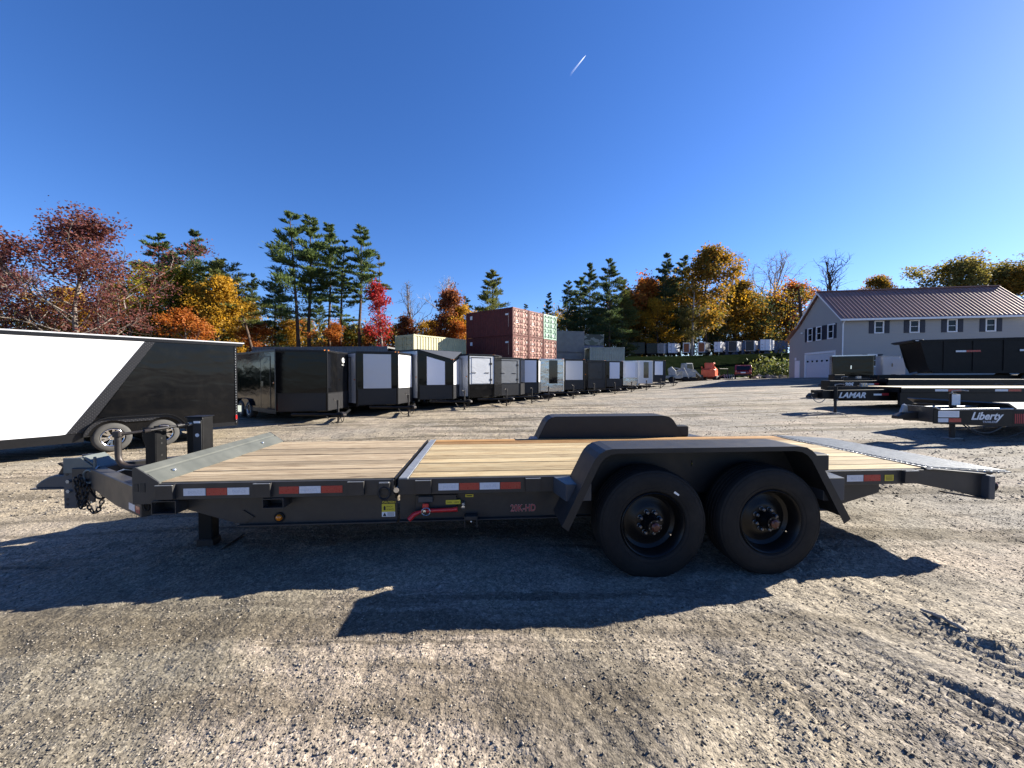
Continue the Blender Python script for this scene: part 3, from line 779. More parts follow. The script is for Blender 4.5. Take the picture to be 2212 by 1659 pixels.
for v0 in (.82, 1.045):
    MB().ext([(-4.26, .56), (-4.26, .70), (-4.10, .705), (-3.97, .60), (-3.97, .55)], 'y', v0, v0+.012).build('gusset', 'grey_primer', tr, bevel=.003)
MB().ext([(-4.10, .708), (-3.965, .60), (-3.955, .61), (-4.09, .718)], 'y', .832, 1.045).build('gusset_plate', 'grey_primer', tr)
cp = MB().ext([(-4.56, .40), (-4.575, .425), (-4.52, .475), (-4.46, .51), (-4.40, .53), (-4.285, .53), (-4.285, .40)], 'y', .875, 1.005).build('coupler', 'blue_grey_paint', tr, bevel=.016, seg=2)
MB().ext([(-4.60, .392), (-4.60, .405), (-4.29, .405), (-4.29, .392)], 'y', .86, 1.02).build('coupler_lip', 'blue_grey_paint', cp)
MB().ext([(-4.40, .53), (-4.36, .60), (-4.41, .635), (-4.37, .645), (-4.33, .61), (-4.30, .62), (-4.30, .53)], 'y', .91, .97).build('coupler_latch', 'black_iron', cp, bevel=.004)
# rings, chains and cables at the coupler
MB().torus((-4.00, .79, .53), .062, .013, (.25, 1, 0), 20, 8).build('chain_ring', 'grey_primer', tr, smooth=60)
MB().torus((-3.93, .80, .58), .045, .007, (1, .4, 0), 16, 6).build('chain_ring', 'galvanized', tr, smooth=60)
BX(-3.955, -3.935, .78, .80, .55, .72).build('lock_pin', 'grey_primer', tr, bevel=.004, rot=None)
lme = MB().torus((0, 0, 0), .023, .007, (0, 1, 0), 10, 5, sx=.68).mesh('chain_link', 'black_iron', smooth=60)
def chain(pts, step=.038):
    c = bpy.data.objects.new('safety_chain', None); link(c, tr)
    pts = [Vector(p) for p in pts]; d = 0; k = 0
    for a, b in zip(pts[:-1], pts[1:]):
        L = (b-a).length; dr_ = (b-a).normalized(); t = (-d) % step if k else 0
        while t < L:
            p = a+dr_*t
            q = dr_.to_track_quat('Z', 'Y').to_euler()
            o = inst(lme, 'chain_link', c, p); m = dr_.to_track_quat('Z', 'Y').to_matrix() @ Matrix.Rotation(R(90)*(k % 2)+.3, 3, 'Z')
            o.rotation_euler = m.to_euler(); k += 1; t += step
        d = (d+L) % step
def sag(a, b, low, n=12):
    a, b = Vector(a), Vector(b); out = []
    for i in range(n+1):
        t = i/n; p = a.lerp(b, t); p.z -= low*4*t*(1-t); out.append(p)
    return out
chain(sag((-4.07, .78, .53), (-3.86, .80, .44), .30))
chain(sag((-4.10, .77, .51), (-4.02, .78, .50), .27))
chain(sag((-4.12, .79, .50), (-3.98, .76, .46), .22))
MB().tube(sag((-4.02, .80, .44), (-3.76, .78, .50), .155, 16), .009, 8).build('wiring_cable', 'rubber', tr, smooth=60)
MB().tube([(-3.86, .78, .44), (-3.82, .75, .52), (-3.72, .72, .575), (-3.6, .70, .615), (-3.3, .6, .617)], .006, 6).build('breakaway_cable', 'white_sticker', tr, smooth=60)
MB().torus((-2.86, .03, .475), .035, .006, (0, 1, .1), 14, 6, sx=.6).build('cable_loop', 'rubber', tr, smooth=60)
# crank, posts and pump box on the tongue
pipe = [(-3.50, .66, .98)]
pipe = [(-3.62, .66, .955), (-3.62, .66, .76), (-3.615, .66, .715), (-3.59, .66, .675), (-3.55, .66, .65), (-3.50, .66, .642), (-3.05, .66, .64)]
MB().tube(pipe, .026, 12).build('crank_pipe', 'black_iron', tr, smooth=50)
BX(-3.655, -3.585, .635, .685, .925, .98).build('crank_socket', 'black_iron', tr, bevel=.008)
MB().tube([(-3.60, .66, .95), (-3.46, .78, .965)], .014, 10).build('crank_rod', 'black_iron', tr, smooth=50)
MB().tube([(-3.47, .765, .962), (-3.44, .795, .968)], .021, 10).build('rod_knob', 'black_iron', tr, smooth=50)
MB().tube([(-3.46, .78, .965), (-3.24, 1.14, 1.0)], .012, 10).build('crank_rod', 'black_iron', tr, smooth=50)
for t in (.55, .78, .9):
    p = Vector((-3.46, .78, .965)).lerp(Vector((-3.24, 1.14, 1.0)), t)
    MB().tube([p, p+Vector((.018, .034, .004))], .020, 10).build('rod_knob', 'galvanized' if t > .6 else 'black_iron', tr, smooth=50)
po = MB()
po.ext([(-3.55, .60), (-3.55, .80), (-3.575, .88), (-3.575, .985), (-3.455, .985), (-3.455, .60)], 'y', .86, .87)
po.ext([(-3.55, .60), (-3.55, .80), (-3.575, .88), (-3.575, .985), (-3.455, .985), (-3.455, .60)], 'y', .99, 1.0)
po.box(-3.463, -3.453, .87, .99, .60, .985)
pst = po.build('mount_post', 'black_paint', tr, bevel=.003)
for z in (.94, .87, .82, .70):
    MB().lathe([(0, 0), (.011, 0)], (-3.451, .93, z), 'x', 10).build('bolt_hole', 'black_sticker', pst)
pb = BX(-3.325, -3.165, 1.08, 1.24, .60, 1.06).build('pump_box', 'black_paint', tr, bevel=.012, seg=2)
BX(-3.255, -3.17, 1.0705, 1.0795, .64, 1.03).build('box_cover', 'fender_black', pb, bevel=.02, seg=2)
BX(-3.245, -3.18, 1.068, 1.0702, 1.0, 1.022).build('box_sticker', 'white_sticker', pb)
MB().lathe([(0, -.002), (.019, -.002), (.019, .004)], (-3.212, 1.0695, .875), 'y', 16).build('box_sticker', 'white_sticker', pb)
BX(-3.335, -3.155, 1.065, 1.255, 1.058, 1.068).build('box_lid', 'black_paint', pb, bevel=.005)
# drop-leg jack
jk = BX(-2.785, -2.665, .45, .55, .0, .52).build('jack_leg', 'black_paint', tr, bevel=.008)
MB().ext([(-2.92, .34), (-2.92, .66), (-2.50, .66), (-2.50, .34)], 'z', -.058, -.04).build('jack_foot', 'black_iron', jk, bevel=.004)
MB().ext([(-2.80, -.04), (-2.79, .03), (-2.66, .03), (-2.65, -.04)], 'y', .44, .56).build('jack_socket', 'black_iron', jk, bevel=.006)
MB().ext([(-2.56, -.045), (-2.50, .0), (-2.495, -.004), (-2.555, -.05)], 'y', .36, .64).build('foot_flange', 'black_iron', jk)
MB().tube([(-2.82, .40, .455), (-2.80, .44, .455)], .022, 10).build('jack_pin', 'galvanized', jk, smooth=40)
MB().tube([(-2.845, .40, .46), (-2.85, .40, .37), (-2.845, .40, .33)], .010, 8).build('jack_handle', 'black_iron', jk, smooth=40)
# treadplate approach with grip bars
tp = MB().ext([(3.75, .668), (4.60, .612), (4.60, .604), (3.75, .640)], 'y', .014, W_-.014).build('approach_plate', 'tread_steel', tr)
bars = MB(); nb = 40
for k in range(nb):
    v0 = .03+(W_-.08)*k/(nb-1)
    bars.ext([(3.79, .6655), (3.79, .676), (4.575, .624), (4.595, .6125)], 'y', v0, v0+.016)
bars.build('grip_bars', 'galvanized', tr)['kind'] = 'stuff'
BX(3.738, 3.752, .012, W_-.012, .60, .669).build('approach_seam', 'black_iron', tr)
MB().ext([(4.28, .60), (4.62, .615), (4.60, .602), (4.36, .50), (4.28, .50)], 'y', .10, W_-.10).build('approach_wedge', 'charcoal_paint', tr)

# ------------------------------------------------------------------ enclosed cargo trailers
def small_wheel(parent, loc, r=.33, wd=.2, rim='trim_alu', n=28, spokes=5, sg=1):
    """axle along local y; sg=+1: outer face towards -y"""
    wl = bpy.data.objects.new('wheel', None); link(wl, parent); wl.location = loc
    wl.rotation_euler = (0, rnd.uniform(0, 2), 0 if sg > 0 else math.pi)
    MB().lathe([(r*.60, .02), (r*.66, 0), (r*.85, .0), (r*.96, .025), (r, .06), (r, wd-.05), (r*.95, wd-.01), (r*.6, wd)], (0, 0, 0), 'y', n).build('tyre', 'rubber_grey', wl, smooth=35)
    MB().lathe([(r*.60, .06), (r*.62, .008), (r*.57, .01), (r*.54, .05), (r*.5, .09), (0, .09)], (0, 0, 0), 'y', n).build('rim', rim if spokes == 0 else 'black_paint', wl, smooth=35)
    if spokes:
        m = MB()
        for k in range(spokes):
            t = 2*math.pi*k/spokes; c, s_ = math.cos(t), math.sin(t)
            for dt in (-.16, .16):
                c2, s2 = math.cos(t+dt*1.35), math.sin(t+dt*1.35)
                p0 = Vector((c*r*.12, .035, s_*r*.12)); p1 = Vector((c2*r*.57, .022, s2*r*.57)); q = Vector((-s_, 0, c))*r*.055
                m.add([p0-q, p0+q, p1+q*1.2, p1-q*1.2]+[a+Vector((0, .02, 0)) for a in (p0-q, p0+q, p1+q*1.2, p1-q*1.2)], [(0,1,2,3),(7,6,5,4),(0,4,5,1),(1,5,6,2),(2,6,7,3),(3,7,4,0)])
        m.lathe([(r*.2, .03), (r*.16, .018), (0, .018)], (0, 0, 0), 'y', 14)
        m.torus((0, .018, 0), r*.575, .012, (0, 1, 0), n, 6)
        m.build('spokes', 'chrome', wl)
    return wl

def a_frame(t, H0, wd, reach, jackz, front=-.7, crank=True):
    """tongue beams from x=front to the coupler at x=reach, with jack; H0 = height of the frame above the ground"""
    for s_ in (1, -1):
        MB().tube([(front, s_*wd*.40, H0-.06), (reach-.15, s_*.06, H0-.06)], .05, 4).build('tongue_beam', 'black_paint', t)
    MB().ext([(reach-.32, H0-.12), (reach-.32, H0+.02), (reach-.1, H0+.03), (reach+.02, H0-.03), (reach+.02, H0-.10)], 'y', -.06, .06).build('coupler', 'black_iron', t, bevel=.01)
    j = MB().tube([(reach-.42, 0, jackz), (reach-.42, 0, H0+.38)], .033, 10).build('jack', 'black_iron', t, smooth=40)
    MB().tube([(reach-.42, 0, H0+.28), (reach-.42, 0, H0+.42)], .045, 10).build('jack_head', 'black_iron', j)
    MB().lathe([(0, .03), (.06, .02), (.09, 0), (0, 0)], (reach-.42, 0, jackz), 'z', 12).build('jack_foot', 'black_iron', j)
    MB().tube([(reach-.42, 0, H0+.40), (reach-.42, -.14, H0+.41), (reach-.42, -.15, H0+.48)], .012, 6).build('jack_crank', 'black_iron', j)
    for s_ in (.05, -.05):
        MB().tube(sag((reach-.12, s_, H0-.1), (reach-.75, s_*5, H0-.1), .24, 10), .012, 5).build('safety_chain', 'black_iron', t)

def enclosed(label, ax, ay, head, L=6.0, W=2.58, H=2.1, floor=.42, vn=.8, side='skin_black', near=None, lit=None, base='skin_black', guard='tread_black', trim='trim_black', drop=0, door=None, window=None, guard_h=.62, margin=.13, logo=False, z=None, group='enclosed trailers parked in a row', side_door=True, reach=1.15, mtop=.05):
    g0 = gz(ax, ay) if z is None else z
    t = thing('enclosed_trailer', label, 'trailer', (ax, ay, g0), head, group)
    top = floor+H; hw = W/2
    # hull: box with wedge nose, apex at x=0
    vs = []
    for (x_, y_, zt) in ((-L, -hw, top), (-vn, -hw, top), (0, 0, top-drop), (-vn, hw, top), (-L, hw, top)):
        vs += [(x_, y_, floor), (x_, y_, zt)]
    fs = [(0, 2, 4, 6, 8), (0, 1, 3, 2), (2, 3, 5, 4), (4, 5, 7, 6), (6, 7, 9, 8), (8, 9, 1, 0), (1, 9, 7, 3), (3, 7, 5)]
    MB().add(vs, fs).build('hull', base, t, bevel=.02, seg=2)
    # roof cap
    rp = [(-L-.02, -hw-.015), (-vn, -hw-.015), (-vn, hw+.015), (-L-.02, hw+.015)]
    if drop == 0:
        rp = [(-L-.02, -hw-.015), (-vn, -hw-.015), (.02, 0), (-vn, hw+.015), (-L-.02, hw+.015)]
    MB().ext(rp, 'z', top-.05, top+.025).build('roof_cap', trim, t, bevel=.012)
    if drop:
        MB().slab([(-vn, -hw-.01, top+.002), (.03, 0, top-drop+.002), (.03, .002, top-drop+.002), (-vn, hw+.01, top+.002)], .012).build('nose_roof', 'roof_dark', t)
    # side skins
    for s_ in (-1, 1):
        a = BX(-L+.03, -vn-.02, min(s_*hw, s_*(hw+.006)), max(s_*hw, s_*(hw+.006)), floor+.08, top-.06).build('side_skin', side, t)
        BX(-L+.03, -vn-.02, min(s_*hw, s_*(hw+.012)), max(s_*hw, s_*(hw+.012)), floor-.06, floor+.07).build('bottom_rail', trim, t)
        for k in (0, 1):
            BX(-L-.005 if k else -vn-.06, -L+.05 if k else -vn+.005, min(s_*hw, s_*(hw+.014)), max(s_*hw, s_*(hw+.014)), floor, top-.05).build('corner_post', trim, t)
    # nose facets
    def facet(s_, s0, s1, f0, f1, m, off, name, par=t):
        c0 = Vector((-vn, s_*hw, 0)); ap = Vector((0, 0, 0)); n_ = Vector((hw, s_*vn, 0)).normalized()
        def pt(s, f):
            p = c0.lerp(ap, s); zt = (top-.03)-drop*s
            p.z = floor + f if f >= 0 else zt+f
            return p + n_*off[0]
        q = [pt(s0, f0), pt(s1, f0), pt(s1, f1), pt(s0, f1)]
        if s_ > 0: q = [q[1], q[0], q[3], q[2]]
        return MB().slab(q, off[1]).build(name, m, par)
    for s_, pm in ((-1, near), (1, lit)):
        if guard: facet(s_, .03, .97, .02, guard_h, guard, (.0, .006), 'stone_guard')
        facet(s_, .0, 1.0, guard_h, guard_h+.03, trim if guard else 'trim_alu', (.0, .010), 'guard_trim')
        if pm: facet(s_, margin if s_ < 0 else .06, (1-margin) if s_ < 0 else .94, guard_h+.035, -mtop, pm, (.0, .008), 'nose_panel')
    if window:
        facet(-1, window[0], window[1], window[2], -window[3], 'window_dark', (.008, .004), 'nose_window')
    if door:
        dpart = facet(-1, .10, .84, guard_h+.06, -.14, door, (.008, .012), 'nose_door')
        for (s0, s1, f0, f1) in ((.83, .86, guard_h+.04, -.10), (.07, .86, -.13, -.10)):
            facet(-1, s0, s1, f0, f1, 'trim_black', (.008, .02), 'door_frame', dpart)
        for f0 in (guard_h+.18, guard_h+.95):
            facet(-1, .80, .89, f0, f0+.1, 'trim_black', (.02, .012), 'hinge', dpart)
        for s0 in (.08, .60):
            facet(-1, s0, s0+.17, guard_h+.55, guard_h+.58, 'trim_black', (.02, .014), 'latch', dpart)
    MB().tube([(.012, 0, floor), (.012, 0, top-drop-.03)], .022, 6).build('nose_trim', trim, t)
    if side_door:
        d = BX(-vn-1.25, -vn-.45, -hw-.016, -hw-.006, floor+.12, top-.22).build('side_door', side, t)
        for (x0, x1, z0, z1) in ((-vn-1.28, -vn-.42, top-.22, top-.19), (-vn-1.28, -vn-1.25, floor+.1, top-.22), (-vn-.45, -vn-.42, floor+.1, top-.22)):
            BX(x0, x1, -hw-.018, -hw-.006, z0, z1).build('door_trim', trim, d)
        BX(-vn-1.2, -vn-1.16, -hw-.05, -hw-.016, floor+.85, floor+1.05).build('door_handle', 'chrome', d)
    for k in (-1, 1):
        BX(-.10-vn*.0, -.02, k*.06-.03, k*.06+.03, top-drop-.0, top-drop+.028).build('marker_light', 'amber_lens', t)
    for s_ in (-1, 1):
        MB().lathe([(0, -.02), (.03, -.015), (.034, 0)], (-vn-.15, s_*(hw+.012), floor+1.0), 'y', 10).build('side_marker', 'amber_lens' if s_ < 0 else 'white_sticker', t)
    r_ = .33
    for xw in (-L*.60-.43, -L*.60+.43):
        for s_ in (-1, 1):
            small_wheel(t, (xw, s_*(hw+.04), r_), r_, .22, 'trim_alu', 16, 0, 1 if s_ < 0 else -1)
    for s_ in (-1, 1):
        pts = [(-L*.60-.85, .36)]+[(-L*.60-.43+.40*math.cos(a), .33+.40*math.sin(a)) for a in np.linspace(2.7, 1.57, 5)]+[(-L*.60+.43+.40*math.cos(a), .33+.40*math.sin(a)) for a in np.linspace(1.57, .4, 5)]
        MB().sheet(pts, 'y', min(s_*hw, s_*(hw+.10)), max(s_*hw, s_*(hw+.10)), .008).build('fender', trim, t)
        BX(-L-.03, -L, min(s_*(hw-.12), s_*(hw-.02)), max(s_*(hw-.12), s_*(hw-.02)), floor+.06, floor+.22).build('tail_light', 'red_lens', t)
    a_frame(t, floor, W, reach, gz(ax+math.cos(head)*(reach-.42), ay+math.sin(head)*(reach-.42))-g0, -vn*.4)
    if logo:
        n_ = Vector((hw, vn, 0)).normalized(); c0 = Vector((-vn, hw, 0)); a0 = Vector((0, 0, 0))
        p = a0.lerp(c0, .74)+n_*.012; p.z = top-.30
        em = MB(); e = (c0-a0).normalized()
        em.torus(p, .085, .020, n_, 18, 4); em.torus(p+Vector((0, 0, -.02)), .045, .015, n_, 12, 4, sx=.6)
        em.build('logo', 'white_sticker', t)
        text('TRAILERS', .055, 'white_sticker', t, p-e*.13+Vector((0, 0, -.19)), (R(90), 0, math.atan2(e.y, e.x)), name='logo_lettering')
    return t

HD = R(-39)
row = [
 dict(label='all-black enclosed cargo trailer with small white round logo on its nose', ax=-6.48, ay=13.5, L=6.4, H=2.12, floor=.36, vn=.95, side='skin_black', logo=True, margin=.05),
 dict(label='enclosed trailer with black nose frame around a tall pale grey panel', ax=-4.58, ay=15.4, H=2.08, side='skin_silver', near='skin_silver', lit='skin_white', margin=.16),
 dict(label='enclosed trailer with a slanted nose roof and narrow lavender-grey panel', ax=-2.65, ay=17.3, H=2.2, drop=.42, side='skin_silver', near='skin_pale', lit='skin_white', margin=.24, mtop=.16),
 dict(label='light grey enclosed trailer with a wide hinged front door above a black base', ax=-.86, ay=18.8, H=2.05, side='skin_silver', near='skin_silver', lit=None, door='skin_silver', vn=.5, margin=.02, guard='skin_black', trim='trim_black'),
 dict(label='dull grey-green enclosed trailer with black-hinged front door, second of the door-nosed ones', ax=.45, ay=20.8, H=2.0, side='skin_grey', near='skin_grey', lit=None, door='skin_grey', vn=.5, margin=.02),
 dict(label='enclosed trailer with pale lavender panel, below the maroon containers, right of the two door-nosed ones', ax=1.52, ay=22.3, H=2.0, side='skin_black', near='skin_pale', lit='skin_white', margin=.08, side_door=False),
 dict(label='shiny aluminium enclosed trailer with a tall dark opening in its nose', ax=3.2, ay=24.0, H=2.0, side='skin_chrome', near='skin_chrome', lit='skin_white', guard='skin_chrome', base='skin_chrome', trim='trim_alu', window=(.36, .74, .5, .04), margin=.04),
 dict(label='black enclosed trailer with pale grey panel, just right of the shiny aluminium one', ax=4.85, ay=25.8, H=2.0, side='skin_silver', near='skin_silver', lit='skin_white', margin=.08),
 dict(label='dark charcoal enclosed trailer with front door, fifth from the far end of the row', ax=6.8, ay=28.0, H=2.0, side='skin_charcoal', near='skin_charcoal', lit='skin_charcoal', door='skin_charcoal', margin=.04),
 dict(label='enclosed trailer with pale blue-white panel right of the dark charcoal one', ax=8.75, ay=30.4, H=2.0, side='skin_silver', near='skin_pale', lit='skin_silver', margin=.2),
 dict(label='plain white enclosed trailer, third from the far end of the row', ax=10.6, ay=32.4, H=2.0, side='skin_white', near='skin_pale', lit='skin_silver', base='skin_white', guard='skin_chrome', trim='trim_alu', margin=.18),
 dict(label='white enclosed trailer with a dark doorway, second from the far end of the row', ax=12.55, ay=34.4, H=2.0, side='skin_white', near='skin_silver', lit='skin_silver', base='skin_white', guard='skin_silver', trim='trim_alu', window=(.36, .72, .5, .06), margin=.08),
 dict(label='enclosed trailer with narrow lavender panel at the far end of the row', ax=14.5, ay=36.4, H=2.0, side='skin_charcoal', near='skin_pale', lit='skin_charcoal', base='skin_charcoal', margin=.2),
]
for k, d in enumerate(row):
    d.setdefault('head', HD + R([1, -1, 0, 4, 5, -2, -2, 0, 2, 0, -1, 1, 0][k]))
    enclosed(**d)

# the big white and black trailer on the left: its side faces us
t0 = thing('enclosed_trailer', 'large enclosed trailer, white front half and glossy black rear half, alloy wheels, at left', 'trailer', (-9.27, 8.9, -.285), math.atan2(.8096, .587))
SF, SR, FL, TP = -4.6, 2.49, .40, 2.70
BX(SF, SR, .012, 2.46, FL, TP-.02).build('hull', 'skin_black', t0, bevel=.02)
arch = lambda s0, s1: [(s0+(s1-s0)*k/10, 0) for k in range(11)]
top_l = lambda: None
def ar(c, a0, a1, n=9, r=.42): return [(c+r*math.cos(a), .34+r*math.sin(a)) for a in np.linspace(a0, a1, n)]
wheelcut = ar(.0, 2.85, 1.45) + ar(.88, 1.69, .29)
white = [(SF, FL+.09), (-.80, FL+.09), (-.704, FL+.10), (.587, TP-.10), (SF, TP-.10)]
MB().ext(white, 'y', 0, .012).build('side_skin', 'skin_white', t0, label='white front half of the side')
band = [(-.704, FL+.10), (-.42, FL+.10), (-.33, FL+.30), (.777, TP-.10), (.587, TP-.10)]
MB().ext(band, 'y', -.008, .012).build('diagonal_band', 'tread_black', t0)
black = [(-.33, FL+.30)] + [p for p in wheelcut if p[1] > FL+.3 or p[0] > .5] + [(1.3, FL+.07), (SR-.04, FL+.07), (SR-.04, TP-.10), (.777, TP-.10)]
black = [(-.22, FL+.44), (.0, .80), (.88, .80), (1.18, .66), (1.31, FL+.07), (SR-.04, FL+.07), (SR-.04, TP-.10), (.777, TP-.10)]
MB().ext(black, 'y', .0005, .0125).build('side_skin', 'skin_black', t0, label='glossy black rear half of the side')
BX(SF, SR+.16, -.012, 2.47, TP-.10, TP-.015).build('top_rail', 'trim_black', t0, bevel=.01)
BX(SF, SR+.20, -.004, 2.46, TP-.015, TP+.012).build('roof', 'skin_silver', t0)
BX(SF, -.45, -.004, .05, FL-.10, FL+.09).build('bottom_rail', 'trim_black', t0)
BX(1.33, SR, -.004, .05, FL-.04, FL+.07).build('bottom_rail', 'trim_black', t0)
BX(SR-.05, SR+.012, -.014, .05, FL, TP-.10).build('corner_post', 'trim_black', t0, bevel=.006)
rv = MB().lathe([(0, -.008), (.008, -.006), (.010, 0)], (0, 0, 0), 'y', 6).mesh('rivet', 'trim_alu')
for k in range(30):
    inst(rv, 'rivet', t0, (SR-.03, -.014, FL+.06+k*.071))
# fender of treadplate dipping between the two wheels
fo = [(-.46, .40)] + ar(0, 2.85, 1.5, 9, .47) + ar(.88, 1.64, .3, 9, .47) + [(1.36, .40)]
fi = ar(.88, .28, 1.57+.55, 10, .40)[::1] + ar(0, 1.57-.55, 2.87, 10, .40)
f0 = MB().ext(fo + fi, 'y', -.03, .0).build('fender', 'tread_black', t0)
MB().sheet(fo, 'y', -.10, .012, .012).build('fender_lip', 'trim_black', f0, smooth=40)
BX(-.46, 1.36, .02, .30, .40, .80).build('wheel_well', 'black_sticker', t0)
small_wheel(t0, (0, -.035, .34), .34, .22, 'chrome', 36, 6); small_wheel(t0, (.88, -.035, .34), .34, .22, 'chrome', 36, 6)
small_wheel(t0, (0, 2.49, .34), .34, .22, 'chrome', 20, 0, -1); small_wheel(t0, (.88, 2.49, .34), .34, .22, 'chrome', 20, 0, -1)
BX(SR-.05, SR-.005, -.028, -.014, FL+.14, FL+.26).build('side_marker', 'red_lens', t0)
BX(SR+.012, SR+.03, .05, .25, FL+.02, FL+.30).build('tail_light', 'red_lens', t0)
BX(SR+.0125, SR+.11, .02, .16, FL+.34, FL+.52).build('plate_bracket', 'container_sage', t0)
a_frame_pts = None
t_nose = MB().ext([(SF, .012), (SF, 2.46), (SF-.9, 1.24)], 'z', FL, TP-.02).build('nose', 'skin_white', t0)
for s_ in (.25, 2.2):
    MB().tube([(SF, s_, FL-.05), (SF-1.9, 1.24, FL-.05)], .05, 4).build('tongue_beam', 'black_paint', t0)
MB().tube([(SF-1.7, 1.24, 0), (SF-1.7, 1.24, FL+.4)], .035, 8).build('jack', 'galvanized', t0)

# ------------------------------------------------------------------ shipping containers
def container(label, loc, rz, L=6.06, m='container_maroon', H=2.59, doors=True, gear='door_gear', group='shipping containers', ribs=True, marks=None, topm=None):
    """local x runs back from the door end (x=0), y 0..2.44"""
    t = thing('shipping_container', label, 'container', loc, rz, group)
    Wd = 2.44
    def side(y0, sg):
        mb = MB(); per = .278; n = max(2, int((L-.3)/per)); x = .15; d = .036
        pts = []
        for k in range(n):
            b = .15+k*(L-.3)/n; q = (L-.3)/n
            pts += [(b, 0), (b+q*.30, 0), (b+q*.5, d), (b+q*.80, d)]
        pts.append((L-.15, 0))
        vs = []; fs = []
        for (x_, dd) in pts:
            y_ = y0+dd*sg
            vs += [(x_, y_, .14), (x_, y_, H-.12)]
        for k in range(len(pts)-1):
            fs.append((2*k, 2*k+2, 2*k+3, 2*k+1))
        return mb.add(vs, fs).build('side_wall', m, t)
    if ribs:
        side(.015, 1); side(Wd-.015, -1)
    else:
        BX(.15, L-.15, .02, Wd-.02, .14, H-.12).build('side_wall', m, t)
    for y0 in (0, Wd-.10):
        BX(.14, L-.14, y0, y0+.10, 0.02, .15).build('bottom_rail', m, t); BX(.14, L-.14, y0, y0+.07 if y0 == 0 else y0+.10, H-.13, H-.02).build('top_rail', m, t)
        for x0 in (0, L-.16):
            BX(x0, x0+.16, y0-.003, y0+.103, .115, H-.115).build('corner_post', m, t)
            for z0 in (0, H-.118):
                BX(x0-.008, x0+.17, y0-.008, y0+.165 if y0 == 0 else y0+.108, z0, z0+.118).build('corner_casting', m, t, bevel=.012)
    BX(.05, L-.05, .03, Wd-.03, H-.04, H-.025).build('roof', topm or m, t)
    BX(L-.10, L-.06, .09, Wd-.09, .1, H-.1).build('end_wall', m, t)
    BX(.0, .13, .1, Wd-.1, .03, .15).build('door_sill', m, t); BX(.0, .13, .1, Wd-.1, H-.16, H-.03).build('door_header', m, t)
    if doors:
        for k in (0, 1):
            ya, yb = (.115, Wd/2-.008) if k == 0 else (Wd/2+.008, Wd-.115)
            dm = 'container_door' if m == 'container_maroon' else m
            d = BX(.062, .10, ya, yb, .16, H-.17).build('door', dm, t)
            for z0 in np.linspace(.20, H-.36, 5):      # pressed panels of the door
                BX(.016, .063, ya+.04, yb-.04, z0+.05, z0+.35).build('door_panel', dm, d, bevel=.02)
            for yy in (ya+.25, yb-.25):
                MB().tube([(-.02, yy, .14), (-.02, yy, H-.14)], .026, 8).build('lock_rod', gear, d)
                BX(-.025, .02, yy-.05, yy+.05, .16, .24).build('rod_cam', gear, d); BX(-.025, .02, yy-.05, yy+.05, H-.26, H-.18).build('rod_cam', gear, d)
                BX(-.055, -.035, yy-.03, yy+.26, 1.02, 1.06).build('rod_handle', gear, d)
            for z0 in (.35, .95, 1.55, 2.15):
                yh = ya-.02 if k == 0 else yb+.02
                BX(.01, .05, yh-.03, yh+.03, z0, z0+.14).build('hinge', m, d)
        for (y0, z0, wd_, h_) in (marks or []):
            BX(.016, .0215, y0, y0+wd_, z0, z0+h_).build('marking', 'white_sticker', t)
    return t
rz_c = math.atan2(.62, -.78)
cdir = Vector((.62, .78)).normalized(); back = Vector((-.78, .62)).normalized()
gc = 2.62
mk = [(.2, 1.95, .16, .2), (1.5, 1.2, .5, .05), (1.5, 1.35, .4, .05), (1.5, 1.9, .55, .09)]
names = [[('maroon shipping container, lower tier, nearest corner of the stack', 'container_maroon'), ('maroon shipping container, lower tier, middle of the stack', 'container_maroon'), ('maroon shipping container, lower tier, under the mint-green one', 'container_maroon')],
         [('maroon shipping container, upper tier, nearest corner of the stack', 'container_maroon'), ('maroon shipping container, upper tier, between the corner one and the mint-green one', 'container_maroon'), ('mint-green shipping container on top at the right of the maroon stack', 'container_green')]]
for tier in range(2):
    for i in range(3):
        o_ = Vector((0, 35.5)) + cdir*(2.56*(i+1)) 
        lb, mm = names[tier][i]
        c_ = container(lb, (o_.x, o_.y, gc+2.60*tier), rz_c, m=mm, marks=mk if mm != 'container_green' else [(.3, .3, .3, .25), (1.4, .35, .5, .2), (1.4, 1.9, .5, .1)], gear='door_gear' if mm == 'container_maroon' else 'container_green')
        if i == 0:
            BX(.5, .9, 2.425, 2.432, 1.9, 2.05).build('marking', 'white_sticker', c_); BX(5.2, 5.5, 2.425, 2.432, 1.85, 2.2).build('marking', 'white_sticker', c_)
            BX(.5, .56, 2.425, 2.432, .8, 2.1).build('marking', 'door_gear', c_)
gr = (-7.9, 31.0)
z_c = pz(723, 31.3)-2.59
rz_cr = math.atan2(.8, .6)
container('cream corrugated shipping container beside the maroon stack', (gr[0], gr[1], z_c), rz_cr, m='container_cream', doors=True, gear='container_cream')
container('long dark grey container behind the first two trailers of the row', (px(860, 35.5), 35.5, pz(757, 35.5)-2.4), R(176), L=12.2, m='container_grey', H=2.59, doors=False)
BXz = gz(6, 46)
zz = pz(721, 50)
container('grey shipping container, upper one right of the mint-green stack', (px(1244, 50), 50, zz-2.59), R(195), L=6.06, m='container_grey', doors=False, ribs=False)
container('grey-blue shipping container, lower one right of the mint-green stack', (px(1244, 50), 50, zz-5.2), R(195), L=6.06, m='container_grey', doors=False, ribs=False)
container('camouflage-painted shipping box on a dark blue container', (px(1246, 54), 52, pz(722, 52)-1.5), R(14), L=3.6, m='camouflage', H=1.5, doors=False, ribs=False)
container('dark blue container under the camouflage-painted box', (px(1246, 54), 52, pz(722, 52)-1.5-2.6), R(14), L=3.6, m='container_blue', H=2.59, doors=False, ribs=False)
